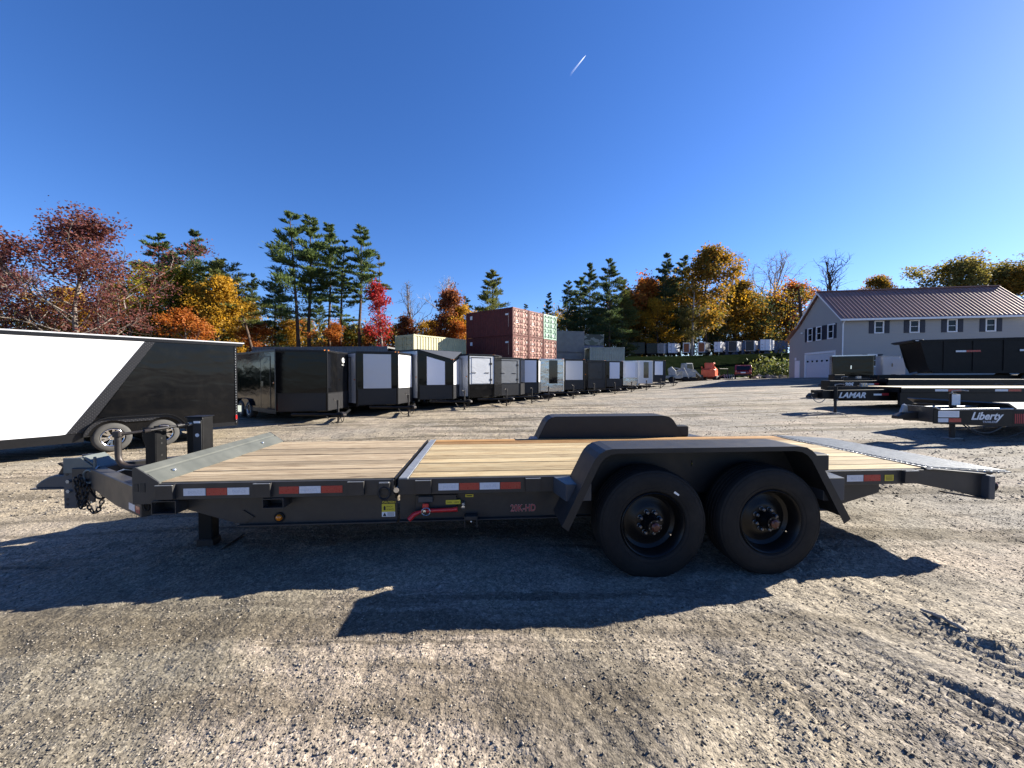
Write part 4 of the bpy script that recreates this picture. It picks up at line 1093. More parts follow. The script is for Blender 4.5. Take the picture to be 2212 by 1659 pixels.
container('sage-green container right of the dark blue one, behind the trailer row', (px(1272, 47), 46.5, pz(751, 47)-2.5), R(4), L=4.3, m='container_sage', H=2.5, doors=False)
container('long blue-grey container behind the far upper row of trailers', (px(1565, 74), 74, pz(737, 74)-2.9), R(-4), L=11.5, m='container_blue', H=2.9, doors=False)

# ------------------------------------------------------------------ small trailers parked on the upper bank
def bank_trailer(x0, x1, x2, face, side, lab, kind='door', top=749, bot=771, Yc=66):
    Xa, Xb, Xc = px(x0, Yc), px(x1, Yc), px(x2, Yc)
    g_ = gz(Xb, Yc+2)
    wd = Xb-Xa
    rz = R(-6); Ls = max(2.4, (Xc-Xb)*1.9)
    t = thing('cargo_trailer', lab, 'trailer', (Xb, Yc, g_), rz, 'cargo trailers on the upper bank')
    h0, h1 = .45, .45+ (bot-top)*Yc/FV
    sk = .62   # the side runs back and to the right
    dx, dy = Ls*sk, Ls*.78
    base = [(-wd, 0), (0, 0), (dx, dy), (dx-wd, dy)]
    MB().ext(base, 'z', h0, h1).build('hull', side, t)
    if kind == 'frame':
        f = MB()
        f.box(-wd, -wd+.12, -.03, 0, h0, h1).box(-.12, 0, -.03, 0, h0, h1).box(-wd+.12, -.12, -.03, 0, h1-.14, h1).box(-wd+.12, -.12, -.03, 0, h0, h0+.08)
        f.build('rear_frame', 'white_trim', t)
        BX(-wd+.12, -.12, -.012, 0, h0+.08, h1-.14).build('rear_door', face, t)
    else:
        BX(-wd+.06, -.06, -.02, 0, h0+.05, h1-.06).build('rear_door', face, t)
        BX(-wd*.52, -wd*.5, -.03, -.02, h0+.05, h1-.06).build('door_seam', 'trim_black', t)
        for z_ in (h0+.4, h0+1.0):
            BX(-wd+.2, -wd+.45, -.035, -.02, z_, z_+.06).build('latch', 'trim_black', t)
    BX(-wd-.03, .03, -.04, .02, h1-.03, h1+.05).build('roof_trim', 'trim_black' if kind != 'frame' else 'white_trim', t)
    u = Vector((dx, dy)).normalized()
    for q in (.55,):
        p = u*Ls*q
        MB().lathe([(0, -.03), (.28, -.03), (.33, .0), (.33, .16), (0, .16)], (p.x+.06, p.y-.05, .33), 'y', 14).build('wheel', 'rubber', t)
        p2 = p - Vector((wd, 0)); MB().lathe([(0, -.03), (.28, -.03), (.33, .0), (.33, .16), (0, .16)], (p2.x+.0, p2.y, .33), 'y', 14).build('wheel', 'rubber', t)
    BX(-wd+.1, -.1, 0.02, .3, .3, .45).build('bumper', 'black_paint', t)
for a in ((1346, 1392, 1396, 'skin_black', 'skin_black', 'black trailer at the left end of the upper row', 'door', 753, 776),
          (1397, 1419, 1423, 'skin_black', 'skin_charcoal', 'second black trailer from the left of the upper row', 'door', 753, 774),
          (1420, 1434, 1443, 'skin_grey', 'skin_silver', 'grey-faced trailer beside the two black ones on the upper bank', 'door', 751, 772),
          (1443, 1457, 1473, 'skin_pale', 'skin_pale', 'pale blue trailer with latches on its face, upper bank', 'door', 750, 771),
          (1475, 1489, 1505, 'window_dark', 'skin_grey', 'white-framed dark trailer, left one of two on the upper bank', 'frame', 750, 771),
          (1507, 1522, 1540, 'window_dark', 'skin_grey', 'white-framed dark trailer, right one of two on the upper bank', 'frame', 749, 771),
          (1542, 1555, 1573, 'skin_pale', 'skin_white', 'white trailer between the framed ones and the dark ones, upper bank', 'door', 749, 771),
          (1573, 1591, 1608, 'skin_charcoal', 'skin_silver', 'dark-faced trailer with silver side, upper bank', 'door', 749, 771),
          (1610, 1628, 1642, 'skin_charcoal', 'skin_white', 'dark-faced trailer with white side, upper bank', 'door', 749, 771),
          (1642, 1662, 1684, 'skin_pale', 'skin_white', 'white trailer at the right end of the upper row', 'door', 748, 772)):
    bank_trailer(*a)

# ------------------------------------------------------------------ the grey building with a red metal roof
# local x along the front (to the right), local y along the gable (away); origin at the near corner
bz = 1.22
ba = math.atan2(-.17, .985)
bl = thing('building', 'grey two-storey building with maroon metal roof, navy shutters and a garage door', 'building', (29.9, 35.0, bz), ba)
LB, GW, EV, AP = 14.3, 6.5, 5.62, 8.38
SHW, SHZ = 8.75, 4.25
def wall_with_holes(axis, w0, w1, z0, z1, holes, at, th, name):
    """rectangular wall pieces around openings; axis 'x': front wall in x,z at y=at; 'y': gable wall in y,z at x=at"""
    mb = MB(); zs = sorted(set([z0, z1]+[h[2] for h in holes]+[h[3] for h in holes])); xs_ = sorted(set([w0, w1]+[h[0] for h in holes]+[h[1] for h in holes]))
    for i in range(len(xs_)-1):
        for j in range(len(zs)-1):
            cx_, cz_ = (xs_[i]+xs_[i+1])/2, (zs[j]+zs[j+1])/2
            if any(h[0] < cx_ < h[1] and h[2] < cz_ < h[3] for h in holes): continue
            if axis == 'x': mb.box(xs_[i], xs_[i+1], at, at+th, zs[j], zs[j+1])
            else: mb.box(at, at+th, xs_[i], xs_[i+1], zs[j], zs[j+1])
    me = mb.mesh(name, 'siding')
    bm = bmesh.new(); bm.from_mesh(me); bmesh.ops.remove_doubles(bm, verts=bm.verts, dist=.0005)
    seen = {}
    for f in bm.faces: seen.setdefault(tuple(sorted(v.index for v in f.verts)), []).append(f)
    bmesh.ops.delete(bm, geom=[f for fs in seen.values() if len(fs) > 1 for f in fs], context='FACES_ONLY')
    bmesh.ops.recalc_face_normals(bm, faces=bm.faces); bm.to_mesh(me); bm.free()
    return inst(me, name, bl)
def fx(xv, y=0):     # front-wall position of image column xv
    t = (xv-CX)/FV
    return (t*35.0-29.9)/(.985+.17*t)
fw = []
for xv in (1896, 1972, 2053, 2136):
    c_ = fx(xv); fw.append((c_-.36, c_+.36, 4.04, 5.12))
for xv in (1883, 2035):
    c_ = fx(xv); fw.append((c_-.36, c_+.36, 1.05, 2.15))
wall_with_holes('x', 0, LB, -.4, EV, fw, 0, .12, 'front_wall')
gwin = []
def gy(xv):
    t = (xv-CX)/FV
    return (29.9-t*35.0)/(t*.985-.17)
for xv in (1792, 1767, 1748):
    c_ = gy(xv); gwin.append((c_-.43, c_+.43, 3.75, 5.10))
gd = (gy(1803), gy(1738), -.05, 2.52)
wall_with_holes('y', .12, GW, -.4, EV, gwin+[gd], 0, .12, 'gable_wall')
MB().ext([(.0, EV), (GW, EV), (GW/2, AP)], 'x', 0.0, .12).build('gable_top', 'siding', bl)
MB().ext([(GW, -.4), (SHW, -.4), (SHW, SHZ), (GW, EV)], 'x', .0, .12).build('shed_wall', 'siding', bl)
MB().ext([(.12, -.4), (SHW, -.4), (SHW, SHZ), (GW, EV), (GW/2, AP), (.12, EV)], 'x', LB-.12, LB).build('end_wall', 'siding', bl)
BX(.12, LB-.12, SHW-.12, SHW, -.4, SHZ).build('back_wall', 'siding', bl)
def window(axis, h, front):
    a, b, z0, z1 = h
    mb = MB(); t = .07
    def bx(m, p0, p1, d0, d1, q0, q1):
        if axis == 'x': m.box(p0, p1, d0, d1, q0, q1)
        else: m.box(d0, d1, p0, p1, q0, q1)
    bx(mb, a-.02, b+.02, -.035, .06, z1-t, z1+.02); bx(mb, a-.02, b+.02, -.045, .06, z0-.02, z0+t); bx(mb, a-.02, a+t, -.035, .06, z0+t, z1-t); bx(mb, b-t, b+.02, -.035, .06, z0+t, z1-t)
    w_ = bpy.data.objects.new('window', mb.mesh('window', 'white_trim')); link(w_, bl)
    for (q0, q1) in ((z0+t, (z0+z1)/2-.02), ((z0+z1)/2+.02, z1-t)):
        g_ = MB(); bx(g_, a+t, b-t, .035, .045, q0, q1); g_.build('pane', 'glass', w_)
    m = MB(); bx(m, a+t, b-t, .01, .05, (z0+z1)/2-.02, (z0+z1)/2+.02); m.build('meeting_rail', 'white_trim', w_)
    for (s0, s1) in ((a-.44, a-.05), (b+.05, b+.44)):
        m = MB(); bx(m, s0, s1, -.035, -.002, z0-.02, z1+.02)
        for k in range(9):
            zq = z0+.06+k*(z1-z0-.12)/9; bx(m, s0+.05, s1-.05, -.045, -.035, zq, zq+.05)
        m.build('shutter', 'shutter_navy', w_)
for h in fw: window('x', h, True)
for h in gwin: window('y', h, False)
# garage door
gdo = BX(.05, .09, gd[0]+.09, gd[1]-.09, -.05, 2.42).build('garage_door', 'garage_white', bl)
for k in range(5):
    BX(.035, .05, gd[0]+.10, gd[1]-.10, -.04+k*.49, .42+k*.49).build('door_section', 'garage_white', gdo, bevel=.008)
for k in range(6):
    y_ = gd[0]+.32+k*(gd[1]-gd[0]-.9)/5
    BX(.028, .0355, y_, y_+.30, 1.60, 1.78).build('pane', 'glass', gdo)
m = MB(); m.box(-.03, .04, gd[0]-.05, gd[0]+.10, -.05, 2.52).box(-.03, .04, gd[1]-.10, gd[1]+.05, -.05, 2.52).box(-.03, .04, gd[0]-.05, gd[1]+.05, 2.42, 2.60)
m.build('garage_frame', 'white_trim', bl)
BX(-.05, .02, gy(1722)-.45, gy(1722)+.45, -.05, 1.85).build('side_door', 'white_trim', bl)
BX(-.03, .03, 7.3, 7.6, 1.9, 2.2).build('vent', 'white_trim', bl)
for y_, z_ in ((gy(1800)-.1, 5.05), (gy(1731), 4.75)):
    MB().lathe([(0, -.12), (.07, -.10), (.09, 0)], (-.02, y_, z_), 'x', 10).build('flood_lamp', 'white_trim', bl)
# roof: sheets with standing seams, each sheet a part
def roof_side(p_eave, p_ridge, n, nm):
    rf = bpy.data.objects.new(nm, None); link(rf, bl)
    (y0, z0), (y1, z1) = p_eave, p_ridge; x0, x1 = -.35, LB+.35; w_ = (x1-x0)/n
    L = math.hypot(y1-y0, z1-z0); a = math.atan2(z1-z0, y1-y0)
    mb = MB(); mb.box(0, w_-.004, 0, L, 0, .03); mb.box(w_-.05, w_-.004, 0, L, .03, .075); mb.box(w_*.33, w_*.36, 0, L, .03, .045); mb.box(w_*.66, w_*.69, 0, L, .03, .045)
    me = mb.mesh('roof_sheet', 'roof_metal')
    for k in range(n):
        inst(me, 'roof_sheet', rf, (x0+k*w_, y0, z0), (a, 0, 0))
sl = (AP-EV)/(GW/2)
roof_side((-.45, EV-.45*sl+.10), (GW/2-.02, AP+.10), 46, 'front_roof')
roof_side((GW+.45, EV-.45*sl*.6+.10), (GW/2+.02, AP+.105), 46, 'rear_roof')
MB().ext([(GW, EV+.04), (SHW+.35, SHZ-.12), (SHW+.35, SHZ-.04), (GW, EV+.13)], 'x', -.35, LB+.35).build('shed_roof', 'roof_metal', bl)
BX(-.37, LB+.37, GW/2-.16, GW/2+.16, AP+.13, AP+.19).build('ridge_cap', 'roof_metal', bl)
BX(-.36, LB+.36, -.52, -.40, EV-.45*sl-.08, EV-.45*sl+.09).build('gutter', 'white_trim', bl)
MB().ext([(-.46, EV-.45*sl-.07), (-.46, EV-.45*sl+.10), (GW/2, AP+.10), (GW+.45, EV-.45*sl*.6+.10), (GW+.45, EV-.45*sl*.6-.08), (GW/2, AP-.10)], 'x', -.34, -.28).build('barge_board', 'white_trim', bl)
MB().tube([(.05, -.42, EV-.3), (.06, -.08, EV-.7), (.06, -.06, -.1)], .05, 8).build('downspout', 'white_trim', bl)
BX(-.02, .10, -.025, .0, -.1, EV-.2).build('corner_trim', 'siding', bl)

# ------------------------------------------------------------------ flatbed trailers at the right
def jack_post(t, x, y, z0, z1, foot=True, r=.055):
    j = MB().tube([(x, y, z0+.02), (x, y, (z0+z1)/2+.1)], r*.78, 10).build('jack', 'black_iron', t, smooth=40)
    MB().tube([(x, y, (z0+z1)/2-.05), (x, y, z1)], r, 10).build('jack_tube', 'black_paint', j, smooth=40)
    MB().tube([(x-.02, y, z1), (x-.02, y, z1+.05), (x+.12, y-.05, z1+.07), (x+.14, y-.16, z1+.06)], .014, 6).build('jack_crank', 'galvanized', j)
    MB().ext([(x-.13, y-.1), (x+.13, y-.1), (x+.13, y+.1), (x-.13, y+.1)], 'z', z0, z0+.02).build('jack_foot', 'galvanized', j)
    MB().tube([(x, y-.03, (z0+z1)/2-.02), (x, y-.1, (z0+z1)/2-.02)], .02, 8).build('jack_pin', 'galvanized', j)

def flatbed(label, X0, Yn, deck, tongue, Ld, wood='wood_glare', name='LAMAR', fr='black_paint', tapes=3, lower=.42, Wd=2.44, group='flatbed trailers at the right', nplank=14, jx=.35, shear=.35):
    g0 = gz(X0+1, Yn); z = deck-g0
    t = thing('flatbed_trailer', label, 'trailer', (X0, Yn, g0), R(0), group)
    # tongue: deep neck beams
    xd = tongue
    for yv in (.0, Wd):
        pass
    MB().ext([(0, z-.38), (0, z-.10), (xd+.1, z-.06), (xd+.1, z-.44), (xd-.5, z-.44)], 'y', .42, .52).build('neck_beam', fr, t, bevel=.008)
    MB().ext([(0, z-.38), (0, z-.10), (xd+.1, z-.06), (xd+.1, z-.44), (xd-.5, z-.44)], 'y', .86, .96).build('neck_beam', fr, t, bevel=.008)
    BX(0, .1, .52, .86, z-.36, z-.12).build('neck_plate', fr, t)
    MB().ext([(-.32, z-.36), (-.32, z-.30), (-.22, z-.2), (0, z-.2), (0, z-.36)], 'y', .61, .77).build('coupler', 'black_iron', t, bevel=.01)
    MB().tube(sag((-.25, .6, z-.3), (.2, .5, z-.3), .22, 10), .012, 6).build('safety_chain', 'galvanized', t)
    BX(.25, xd-.2, .55, .62, z-.10, z+.02).build('neck_step', fr, t)
    BX(.7, 1.2, 1.0, 1.4, z-.1, z+.22).build('tool_box', 'black_paint', t, bevel=.01)
    for k in range(3):
        BX(1.45+k*.09, 1.49+k*.09, .6, .68, z-.05, z+.14).build('chain_hook', 'galvanized', t)
    # deck frame and planks
    for yv in (0, Wd-.06):
        BX(xd, xd+Ld, yv, yv+.06, z-.16, z-.006).build('side_rail', fr, t, bevel=.004)
        BX(xd, xd+Ld-.4, min(yv+.03, yv+.45), min(yv+.03, yv+.45)+.09, z-.16-lower, z-.16).build('frame_beam', fr, t, bevel=.006)
    bw = (Wd-.12)/nplank
    me = MB().box(xd+.02, xd+Ld, .003, bw-.003, -.04, 0).mesh('deck_plank', wood, bevel=.004)
    for k in range(nplank):
        inst(me, 'deck_plank', t, (0, .06+k*bw, z))
    BX(xd, xd+.02, 0.01, Wd-.01, z-.15, z+.02).build('deck_header', fr, t)
    for k in range(tapes):
        xx = xd+1.1+k*1.95
        BX(xx, xx+.42, -.003, -.001, z-.115, z-.045).build('reflective_tape', 'white_reflector', t)
        BX(xx+.43, xx+.85, -.003, -.001, z-.115, z-.045).build('reflective_tape', 'red_reflector', t)
    for k in range(8):
        pass
    jack_post(t, jx, .34, gz(X0+jx, Yn+.34)-g0, z+.05)
    for xw in (xd+Ld*.62, xd+Ld*.62+.95):
        for (yv, sg) in ((.02, 1), (Wd-.02, -1)):
            small_wheel(t, (xw, yv, .38), .38, .24, 'black_paint', 20, 0, sg)
    if name:
        text(name, .25, 'white_sticker', t, (jx+.17, .4185, z-.345), (R(90), 0, 0), shear=shear, bold=.009, sx=1.12)
        BX(jx+1.35, jx+1.62, .4165, .4185, z-.27, z-.21).build('brand_stripe', 'white_sticker', t)
        BX(jx+1.63, jx+1.86, .4165, .4185, z-.27, z-.19).build('brand_stripe', 'red_decal', t)
    return t
flatbed('black flatbed trailer lettered LAMAR on its neck, with a tall drop jack', 10.45, 12.5, 1.09, 2.2, 7.5)
flatbed('black flatbed trailer with glare-whitened plank deck between the LAMAR one and the dump trailer', 15.4, 18.2, 1.31, 2.4, 8.5, name='205', jx=.5, tapes=0, group='flatbed trailers at the right')

# dump trailer
def dump():
    X0, Yn = px(1985, 22.5), 22.5; g0 = gz(X0+3, Yn)
    t = thing('dump_trailer', 'tall black high-sided dump trailer with red and white reflective strips', 'trailer', (X0, Yn, g0), R(-24))
    zt = pz(736, 22.5)-g0; zb = pz(806, 22.5)-g0; L, Wd = 8.5, 2.44
    side = [(.0, zt), (.35, zb+.4), (.55, zb), (L, zb), (L, zt)]
    for yv in (0, Wd-.05):
        MB().ext(side, 'y', yv, yv+.05).build('box_side', 'black_paint', t)
    MB().ext([(0, zt), (.05, zt), (.60, zb), (.55, zb)], 'y', .05, Wd-.05).build('box_front', 'black_paint', t)
    BX(.55, L, .05, Wd-.05, zb, zb+.05).build('box_floor', 'black_paint', t)
    for yv in (-.05, Wd):
        BX(-.05, L, yv, yv+.05, zt-.10, zt+.02).build('top_rail', 'black_paint', t)
        BX(.55, L, yv, yv+.05, zb-.02, zb+.12).build('bottom_rail', 'black_paint', t)
    MB().ext([(-.40, zt-.02), (-.35, zt+.06), (.15, zt+.05), (.15, zt-.10), (-.2, zt-.1)], 'y', .0, Wd).build('tarp_housing', 'black_paint', t, bevel=.02)
    BX(-.2, .1, -.02, 0, zt-.03, zt+.01).build('reflective_tape', 'white_reflector', t)
    for k in range(7):
        BX(1.0+k*1.2, 1.08+k*1.2, -.05, 0, zb+.12, zt-.10).build('side_post', 'black_paint', t)
    for k, xv in enumerate((2018, 2106, 2197)):
        xx = (1.5, 4.0, 6.5)[k]
        BX(xx, xx+.42, -.056, -.052, (zt+zb)/2+.22, (zt+zb)/2+.32).build('reflective_tape', 'white_reflector', t)
        BX(xx+.43, xx+1.0, -.056, -.052, (zt+zb)/2+.22, (zt+zb)/2+.32).build('reflective_tape', 'red_reflector', t)
    for yv in (.55, Wd-.65):
        BX(-1.6, L, yv, yv+.10, zb-.42, zb-.12).build('frame_beam', 'black_paint', t)
    MB().tube([(-.5, Wd/2, zb-.3), (.4, Wd/2, zb)], .09, 8).build('lift_ram', 'galvanized', t)
    for xw in (4.6, 5.6):
        for (yv, sg) in ((.02, 1), (Wd-.02, -1)):
            small_wheel(t, (xw, yv, .4), .40, .24, 'black_paint', 20, 0, sg)
    for xw in (.9, ):
        BX(xw, xw+.5, .3, .6, 0, zb-.42).build('support_leg', 'black_paint', t)
    BX(-1.4, -1.2, Wd/2-.1, Wd/2+.1, 0, zb-.2).build('jack', 'black_paint', t)
dump()

# the nearer trailer lettered Liberty
def liberty():
    X0, Yn = 8.62, 7.85; g0 = gz(X0+1, Yn)
    t = thing('flatbed_trailer', 'low black trailer lettered Liberty at the right edge, its deck steel grey', 'trailer', (X0, Yn, g0), 0, 'flatbed trailers at the right')
    z = .81-g0; Wd = 2.0; xd = 1.62
    for k_, yv in enumerate((0.0, .60)):
        MB().ext([(.0, z-.30), (.0, z-.02), (.05, z+.0), (xd, z-.03), (xd, z-.36), (xd-.2, z-.36)], 'y', yv, yv+.02).build('side_plate', 'black_paint', t, bevel=.003)
        MB().tube([(0, yv+.01, z+.05), (.14, yv+.01, z-.02), (.55, yv+.01, z-.01), (xd, yv+.01, z+.0)], .022, 8).build('top_bar', 'galvanized', t)
        BX(xd, xd+3.4, (0, Wd-.02)[k_], (0, Wd-.02)[k_]+.02, z-.36, z-.03).build('side_rail', 'black_paint', t, bevel=.003)
    BX(xd, xd+.03, .02, Wd-.02, z-.34, z-.03).build('deck_header', 'black_paint', t)
    BX(0, .05, .02, .60, z-.28, z+.04).build('front_plate', 'charcoal_paint', t, bevel=.006)
    MB().ext([(-.42, z-.24), (-.42, z-.18), (-.25, z-.1), (0, z-.08), (0, z-.24)], 'y', .3, .46).build('coupler', 'black_iron', t, bevel=.012)
    MB().ext([(-.3, z-.1), (-.24, z+.06), (-.19, z+.06), (-.16, z-.1)], 'y', .35, .41).build('coupler_latch', 'galvanized', t)
    s = BX(.09, .52, -.003, -.0005, z-.17, z-.04).build('label_sheet', 'white_sticker', t)
    for k in range(4): BX(.11, .50, -.0045, -.0031, z-.07-k*.025, z-.062-k*.025).build('print_line', 'reflector_print', s)
    BX(.09, .30, -.003, -.0005, z-.27, z-.19).build('reflective_tape', 'white_reflector', t)
    BX(.31, .56, -.003, -.0005, z-.27, z-.19).build('reflective_tape', 'red_reflector', t)
    text('Liberty', .215, 'white_sticker', t, (.76, -.001, z-.215), (R(90), 0, 0), shear=.35, bold=.006, sx=1.02)
    text('TRAILERS', .06, 'reflector_print', t, (1.0, -.001, z-.285), (R(90), 0, 0), sx=1.2, bold=.001)
    BX(xd+.02, xd+3.4, .02, Wd-.02, z-.025, z+.0).build('deck_plate', 'roof_dark', t)
    MB().ext([(xd-.12, z+.1), (xd-.09, z+.12), (xd+.08, z+.01), (xd+.05, z-.01)], 'y', .0, Wd).build('deck_lip', 'charcoal_paint', t)
    BX(xd+.35, xd+.58, -.004, -.001, z-.10, z-.05).build('reflective_tape', 'white_reflector', t)
    BX(xd+.35+.9, xd+.58+1.2, -.004, -.001, z-.31, z-.25).build('reflective_tape', 'white_reflector', t)
    for k in range(6):
        BX(xd+.04+k*.04, xd+.06+k*.04, -.003, -.001, z-.30, z-.1).build('stripe', 'red_decal', t)
    jack_post(t, .90, .45, gz(X0+.9, Yn+.45)-g0, z+.30, r=.06)
    BX(.82, .98, .38, .40, z+.05, z+.28).build('jack_sticker', 'white_sticker', t)
    MB().tube(sag((.72, .1, z-.33), (2.0, .0, z-.36), .26, 18), .012, 6).build('wiring_cable', 'rubber_grey', t, smooth=60)
    MB().tube(sag((1.0, .3, z-.33), (1.7, .2, z-.36), .18, 14), .010, 6).build('safety_chain', 'galvanized', t, smooth=60)
    for (yv, sg) in ((-.12, 1), (Wd+.12, -1)):
        small_wheel(t, (xd+3.0, yv, .33), .33, .2, 'black_paint', 20, 0, sg)
liberty()

# black and grey cargo trailers in front of the building
def yard_box(label, x0, x1, top, bot, Yc, dep, m, front=None, group='cargo trailers by the building', rz=0):
    X0, X1 = px(x0, Yc), px(x1, Yc); g0 = gz(X0, Yc)
    t = thing('cargo_trailer', label, 'trailer', (X0, Yc, g0), rz, group)
    h1 = pz(top, Yc)-g0; h0 = .45; L = X1-X0
    BX(0, L, 0, dep, h0, h1).build('hull', m, t, bevel=.05)
    BX(-.02, L+.02, -.02, dep+.02, h1-.06, h1+.02).build('roof_trim', 'trim_alu', t)
    BX(.03, L-.03, -.012, 0, h0, h0+.12).build('bottom_rail', 'trim_black', t)
    d = BX(L*.42, L*.42+.8, -.02, -.002, h0+.15, h1-.2).build('side_door', m, t)
    BX(L*.42+.08, L*.42+.14, -.06, -.02, h0+.7, h0+.95).build('door_handle', 'chrome', d)
    for q in (.62,):
        small_wheel(t, (L*q, -.02, .32), .32, .2, 'trim_alu', 14, 0)
    if front:
        BX(L, L+.01, .1, dep-.1, h0+.1, h1-.1).build('front_panel', front, t)
    for s_ in (.3, dep-.3):
        MB().tube([(L if L > 2 else 0, s_, .4), ((L if L > 2 else 0)+1.3*(1 if L > 2 else -1), dep/2, .4)], .05, 4).build('tongue_beam', 'black_paint', t)
yard_box('black cargo trailer standing before the garage door', 1796, 1863, 769, 812, 29, 1.5, 'skin_black', 'skin_grey', rz=R(-34))
yard_box('pale grey cargo trailer beside the black one, before the grey building', 1905, 1933, 769, 812, 28, 2.2, 'skin_silver', rz=R(-34))

# ------------------------------------------------------------------ machines, car, stones below the bank
def skid(label, x, Yc, s, m, rz=10):
    X0 = px(x, Yc); t = thing('skid_steer', label, 'loader', (X0, Yc, gz(X0, Yc)), R(rz))
    MB().ext([(-1.1, .35), (-1.1, 1.2), (-.5, 1.35), (.6, 1.0), (.6, .35)], 'y', -.75, .75).build('body', m, t, bevel=.05)
    c = MB().ext([(-.55, 1.2), (-.45, 2.05), (.35, 2.05), (.55, 1.0)], 'y', -.5, .5).build('cab', m, t, bevel=.05)
    MB().ext([(-.40, 1.3), (-.34, 1.92), (.26, 1.92), (.40, 1.15)], 'y', -.515, -.50).build('cab_window', 'window_dark', c)
    for s_ in (-.72, .62):
        MB().ext([(-1.15, 1.45), (-1.15, 1.6), (.5, 1.3), (1.35, .55), (1.25, .45), (.4, 1.15)], 'y', s_, s_+.1).build('lift_arm', m, t)
        MB().ext([(-1.0, .02), (-1.15, .25), (-1.0, .5), (.55, .5), (.72, .25), (.55, .02)], 'y', s_-.2, s_+.2).build('track', 'rubber', t, bevel=.04)
    MB().ext([(1.3, .1), (1.25, .75), (1.4, .7), (1.5, .2), (2.0, .12), (2.0, .06)], 'y', -.85, .85).build('bucket', 'black_iron', t)
skid('pale grey tracked loader on the dirt below the bank', 1484, 44, 1, 'machine_grey')
skid('orange tracked loader beside the pale grey one', 1533, 46, 1, 'machine_orange', 52)
def trencher(label, x, Yc):
    X0 = px(x, Yc); t = thing('tow_mixer', label, 'machine', (X0, Yc, gz(X0, Yc)), R(-20))
    BX(-.9, .7, -.5, .5, .45, .75).build('chassis', 'machine_grey', t, bevel=.03)
    MB().ext([(-.5, .75), (-.6, 1.5), (-.2, 1.75), (.2, 1.3), (.3, .75)], 'y', -.35, .35).build('engine_cover', 'machine_grey', t, bevel=.05)
    MB().tube([(.3, 0, .7), (1.0, 0, 1.6), (1.5, 0, .5)], .06, 6).build('boom', 'machine_grey', t)
    for s_ in (-.62, .45): MB().lathe([(0, 0), (.3, 0), (.34, .03), (.34, .15), (0, .17)], (-.2, s_, .34), 'y', 16).build('wheel', 'rubber', t)
trencher('small grey towed machine with a boom, left of the tracked loaders', 1455, 41.5)
def car(label, x, Yc):
    X0 = px(x, Yc); t = thing('parked_car', label, 'car', (X0, Yc, gz(X0, Yc)), R(60))
    body = [(-2.2, .38), (-2.25, .85), (-2.1, 1.0), (-1.9, 1.62), (-.3, 1.70), (.45, 1.08), (1.9, .95), (2.2, .75), (2.2, .36)]
    MB().ext(body, 'y', -.86, .86).build('body', 'car_red', t, bevel=.09, seg=3, smooth=40)
    MB().ext([(-2.14, 1.06), (-1.95, 1.52), (-1.93, 1.52), (-2.10, 1.06)], 'y', -.66, .66).build('rear_window', 'glass', t, loc=(-.03, 0, 0))
    for s_ in (-.885, .865):
        MB().ext([(-1.75, 1.08), (-1.65, 1.52), (-.4, 1.58), (.25, 1.10)], 'y', s_, s_+.02).build('side_window', 'glass', t)
    for s_ in (-.80, .62):
        BX(-2.28, -2.15, s_, s_+.18, .78, 1.05).build('tail_light', 'red_lens', t, bevel=.02)
    BX(-2.32, -2.1, -.84, .84, .36, .58).build('bumper', 'trim_black', t, bevel=.05)
    BX(-2.275, -2.255, -.25, .25, .70, .84).build('number_plate', 'white_sticker', t)
    for xw in (-1.35, 1.35):
        for s_ in (-.88, .70): MB().lathe([(0, 0), (.3, 0), (.34, .03), (.34, .17), (0, .18)], (xw, s_, .34), 'y', 18).build('wheel', 'rubber', t)
car('dark red estate car parked below the bank, seen from behind', 1604, 47)
def gear(label, x, Yc):
    X0 = px(x, Yc); t = thing('implement', label, 'attachment', (X0, Yc, gz(X0, Yc)), R(15))
    BX(-.8, .8, -.3, .3, .1, .45).build('frame', 'black_iron', t, bevel=.03)
    for k in range(5): MB().tube([(-.7+k*.35, -.3, .4), (-.7+k*.35, -.75, .6), (-.7+k*.35, -.9, .1)], .05, 5).build('tine', 'machine_grey', t)
    MB().tube([(-.6, .1, .4), (-.6, .1, 1.3), (.6, .1, 1.3), (.6, .1, .4)], .05, 6).build('guard_hoop', 'black_iron', t)
gear('black steel tine attachment between the orange loader and the red car', 1564, 46.5)
# boulders at the foot of the bank
sm = bmesh.new(); bmesh.ops.create_icosphere(sm, subdivisions=2, radius=1)
stones_me = []
for k in range(4):
    me = bpy.data.meshes.new('boulder'); b2 = sm.copy(); rr = random.Random(k)
    ph = [rr.uniform(0, 6) for _ in range(6)]
    for v in b2.verts:
        c = v.co; v.co = c*(1+.22*math.sin(2.3*c.x+ph[0])*math.sin(2.9*c.y+ph[1])+.18*math.sin(4.1*c.z+ph[2]+c.x*2)); v.co.z *= .7
    b2.to_mesh(me); b2.free(); me.materials.append(MT['stone']); stones_me.append(me)
for k in range(34):
    rr = random.Random(100+k); Yc = rr.uniform(45.5, 48.5); xx = rr.uniform(1626, 1702); X0 = px(xx, Yc); s_ = rr.uniform(.18, .42)
    o = inst(stones_me[k % 4], 'boulder', None, (X0, Yc, gz(X0, Yc)+s_*.3+.02), (0, 0, rr.uniform(0, 6)), (s_*rr.uniform(.9, 1.4), s_, s_*rr.uniform(.8, 1.1)))
    tag(o, 'rounded boulder in the stone heap left of the grey building', 'boulder', 'boulders at the foot of the bank')
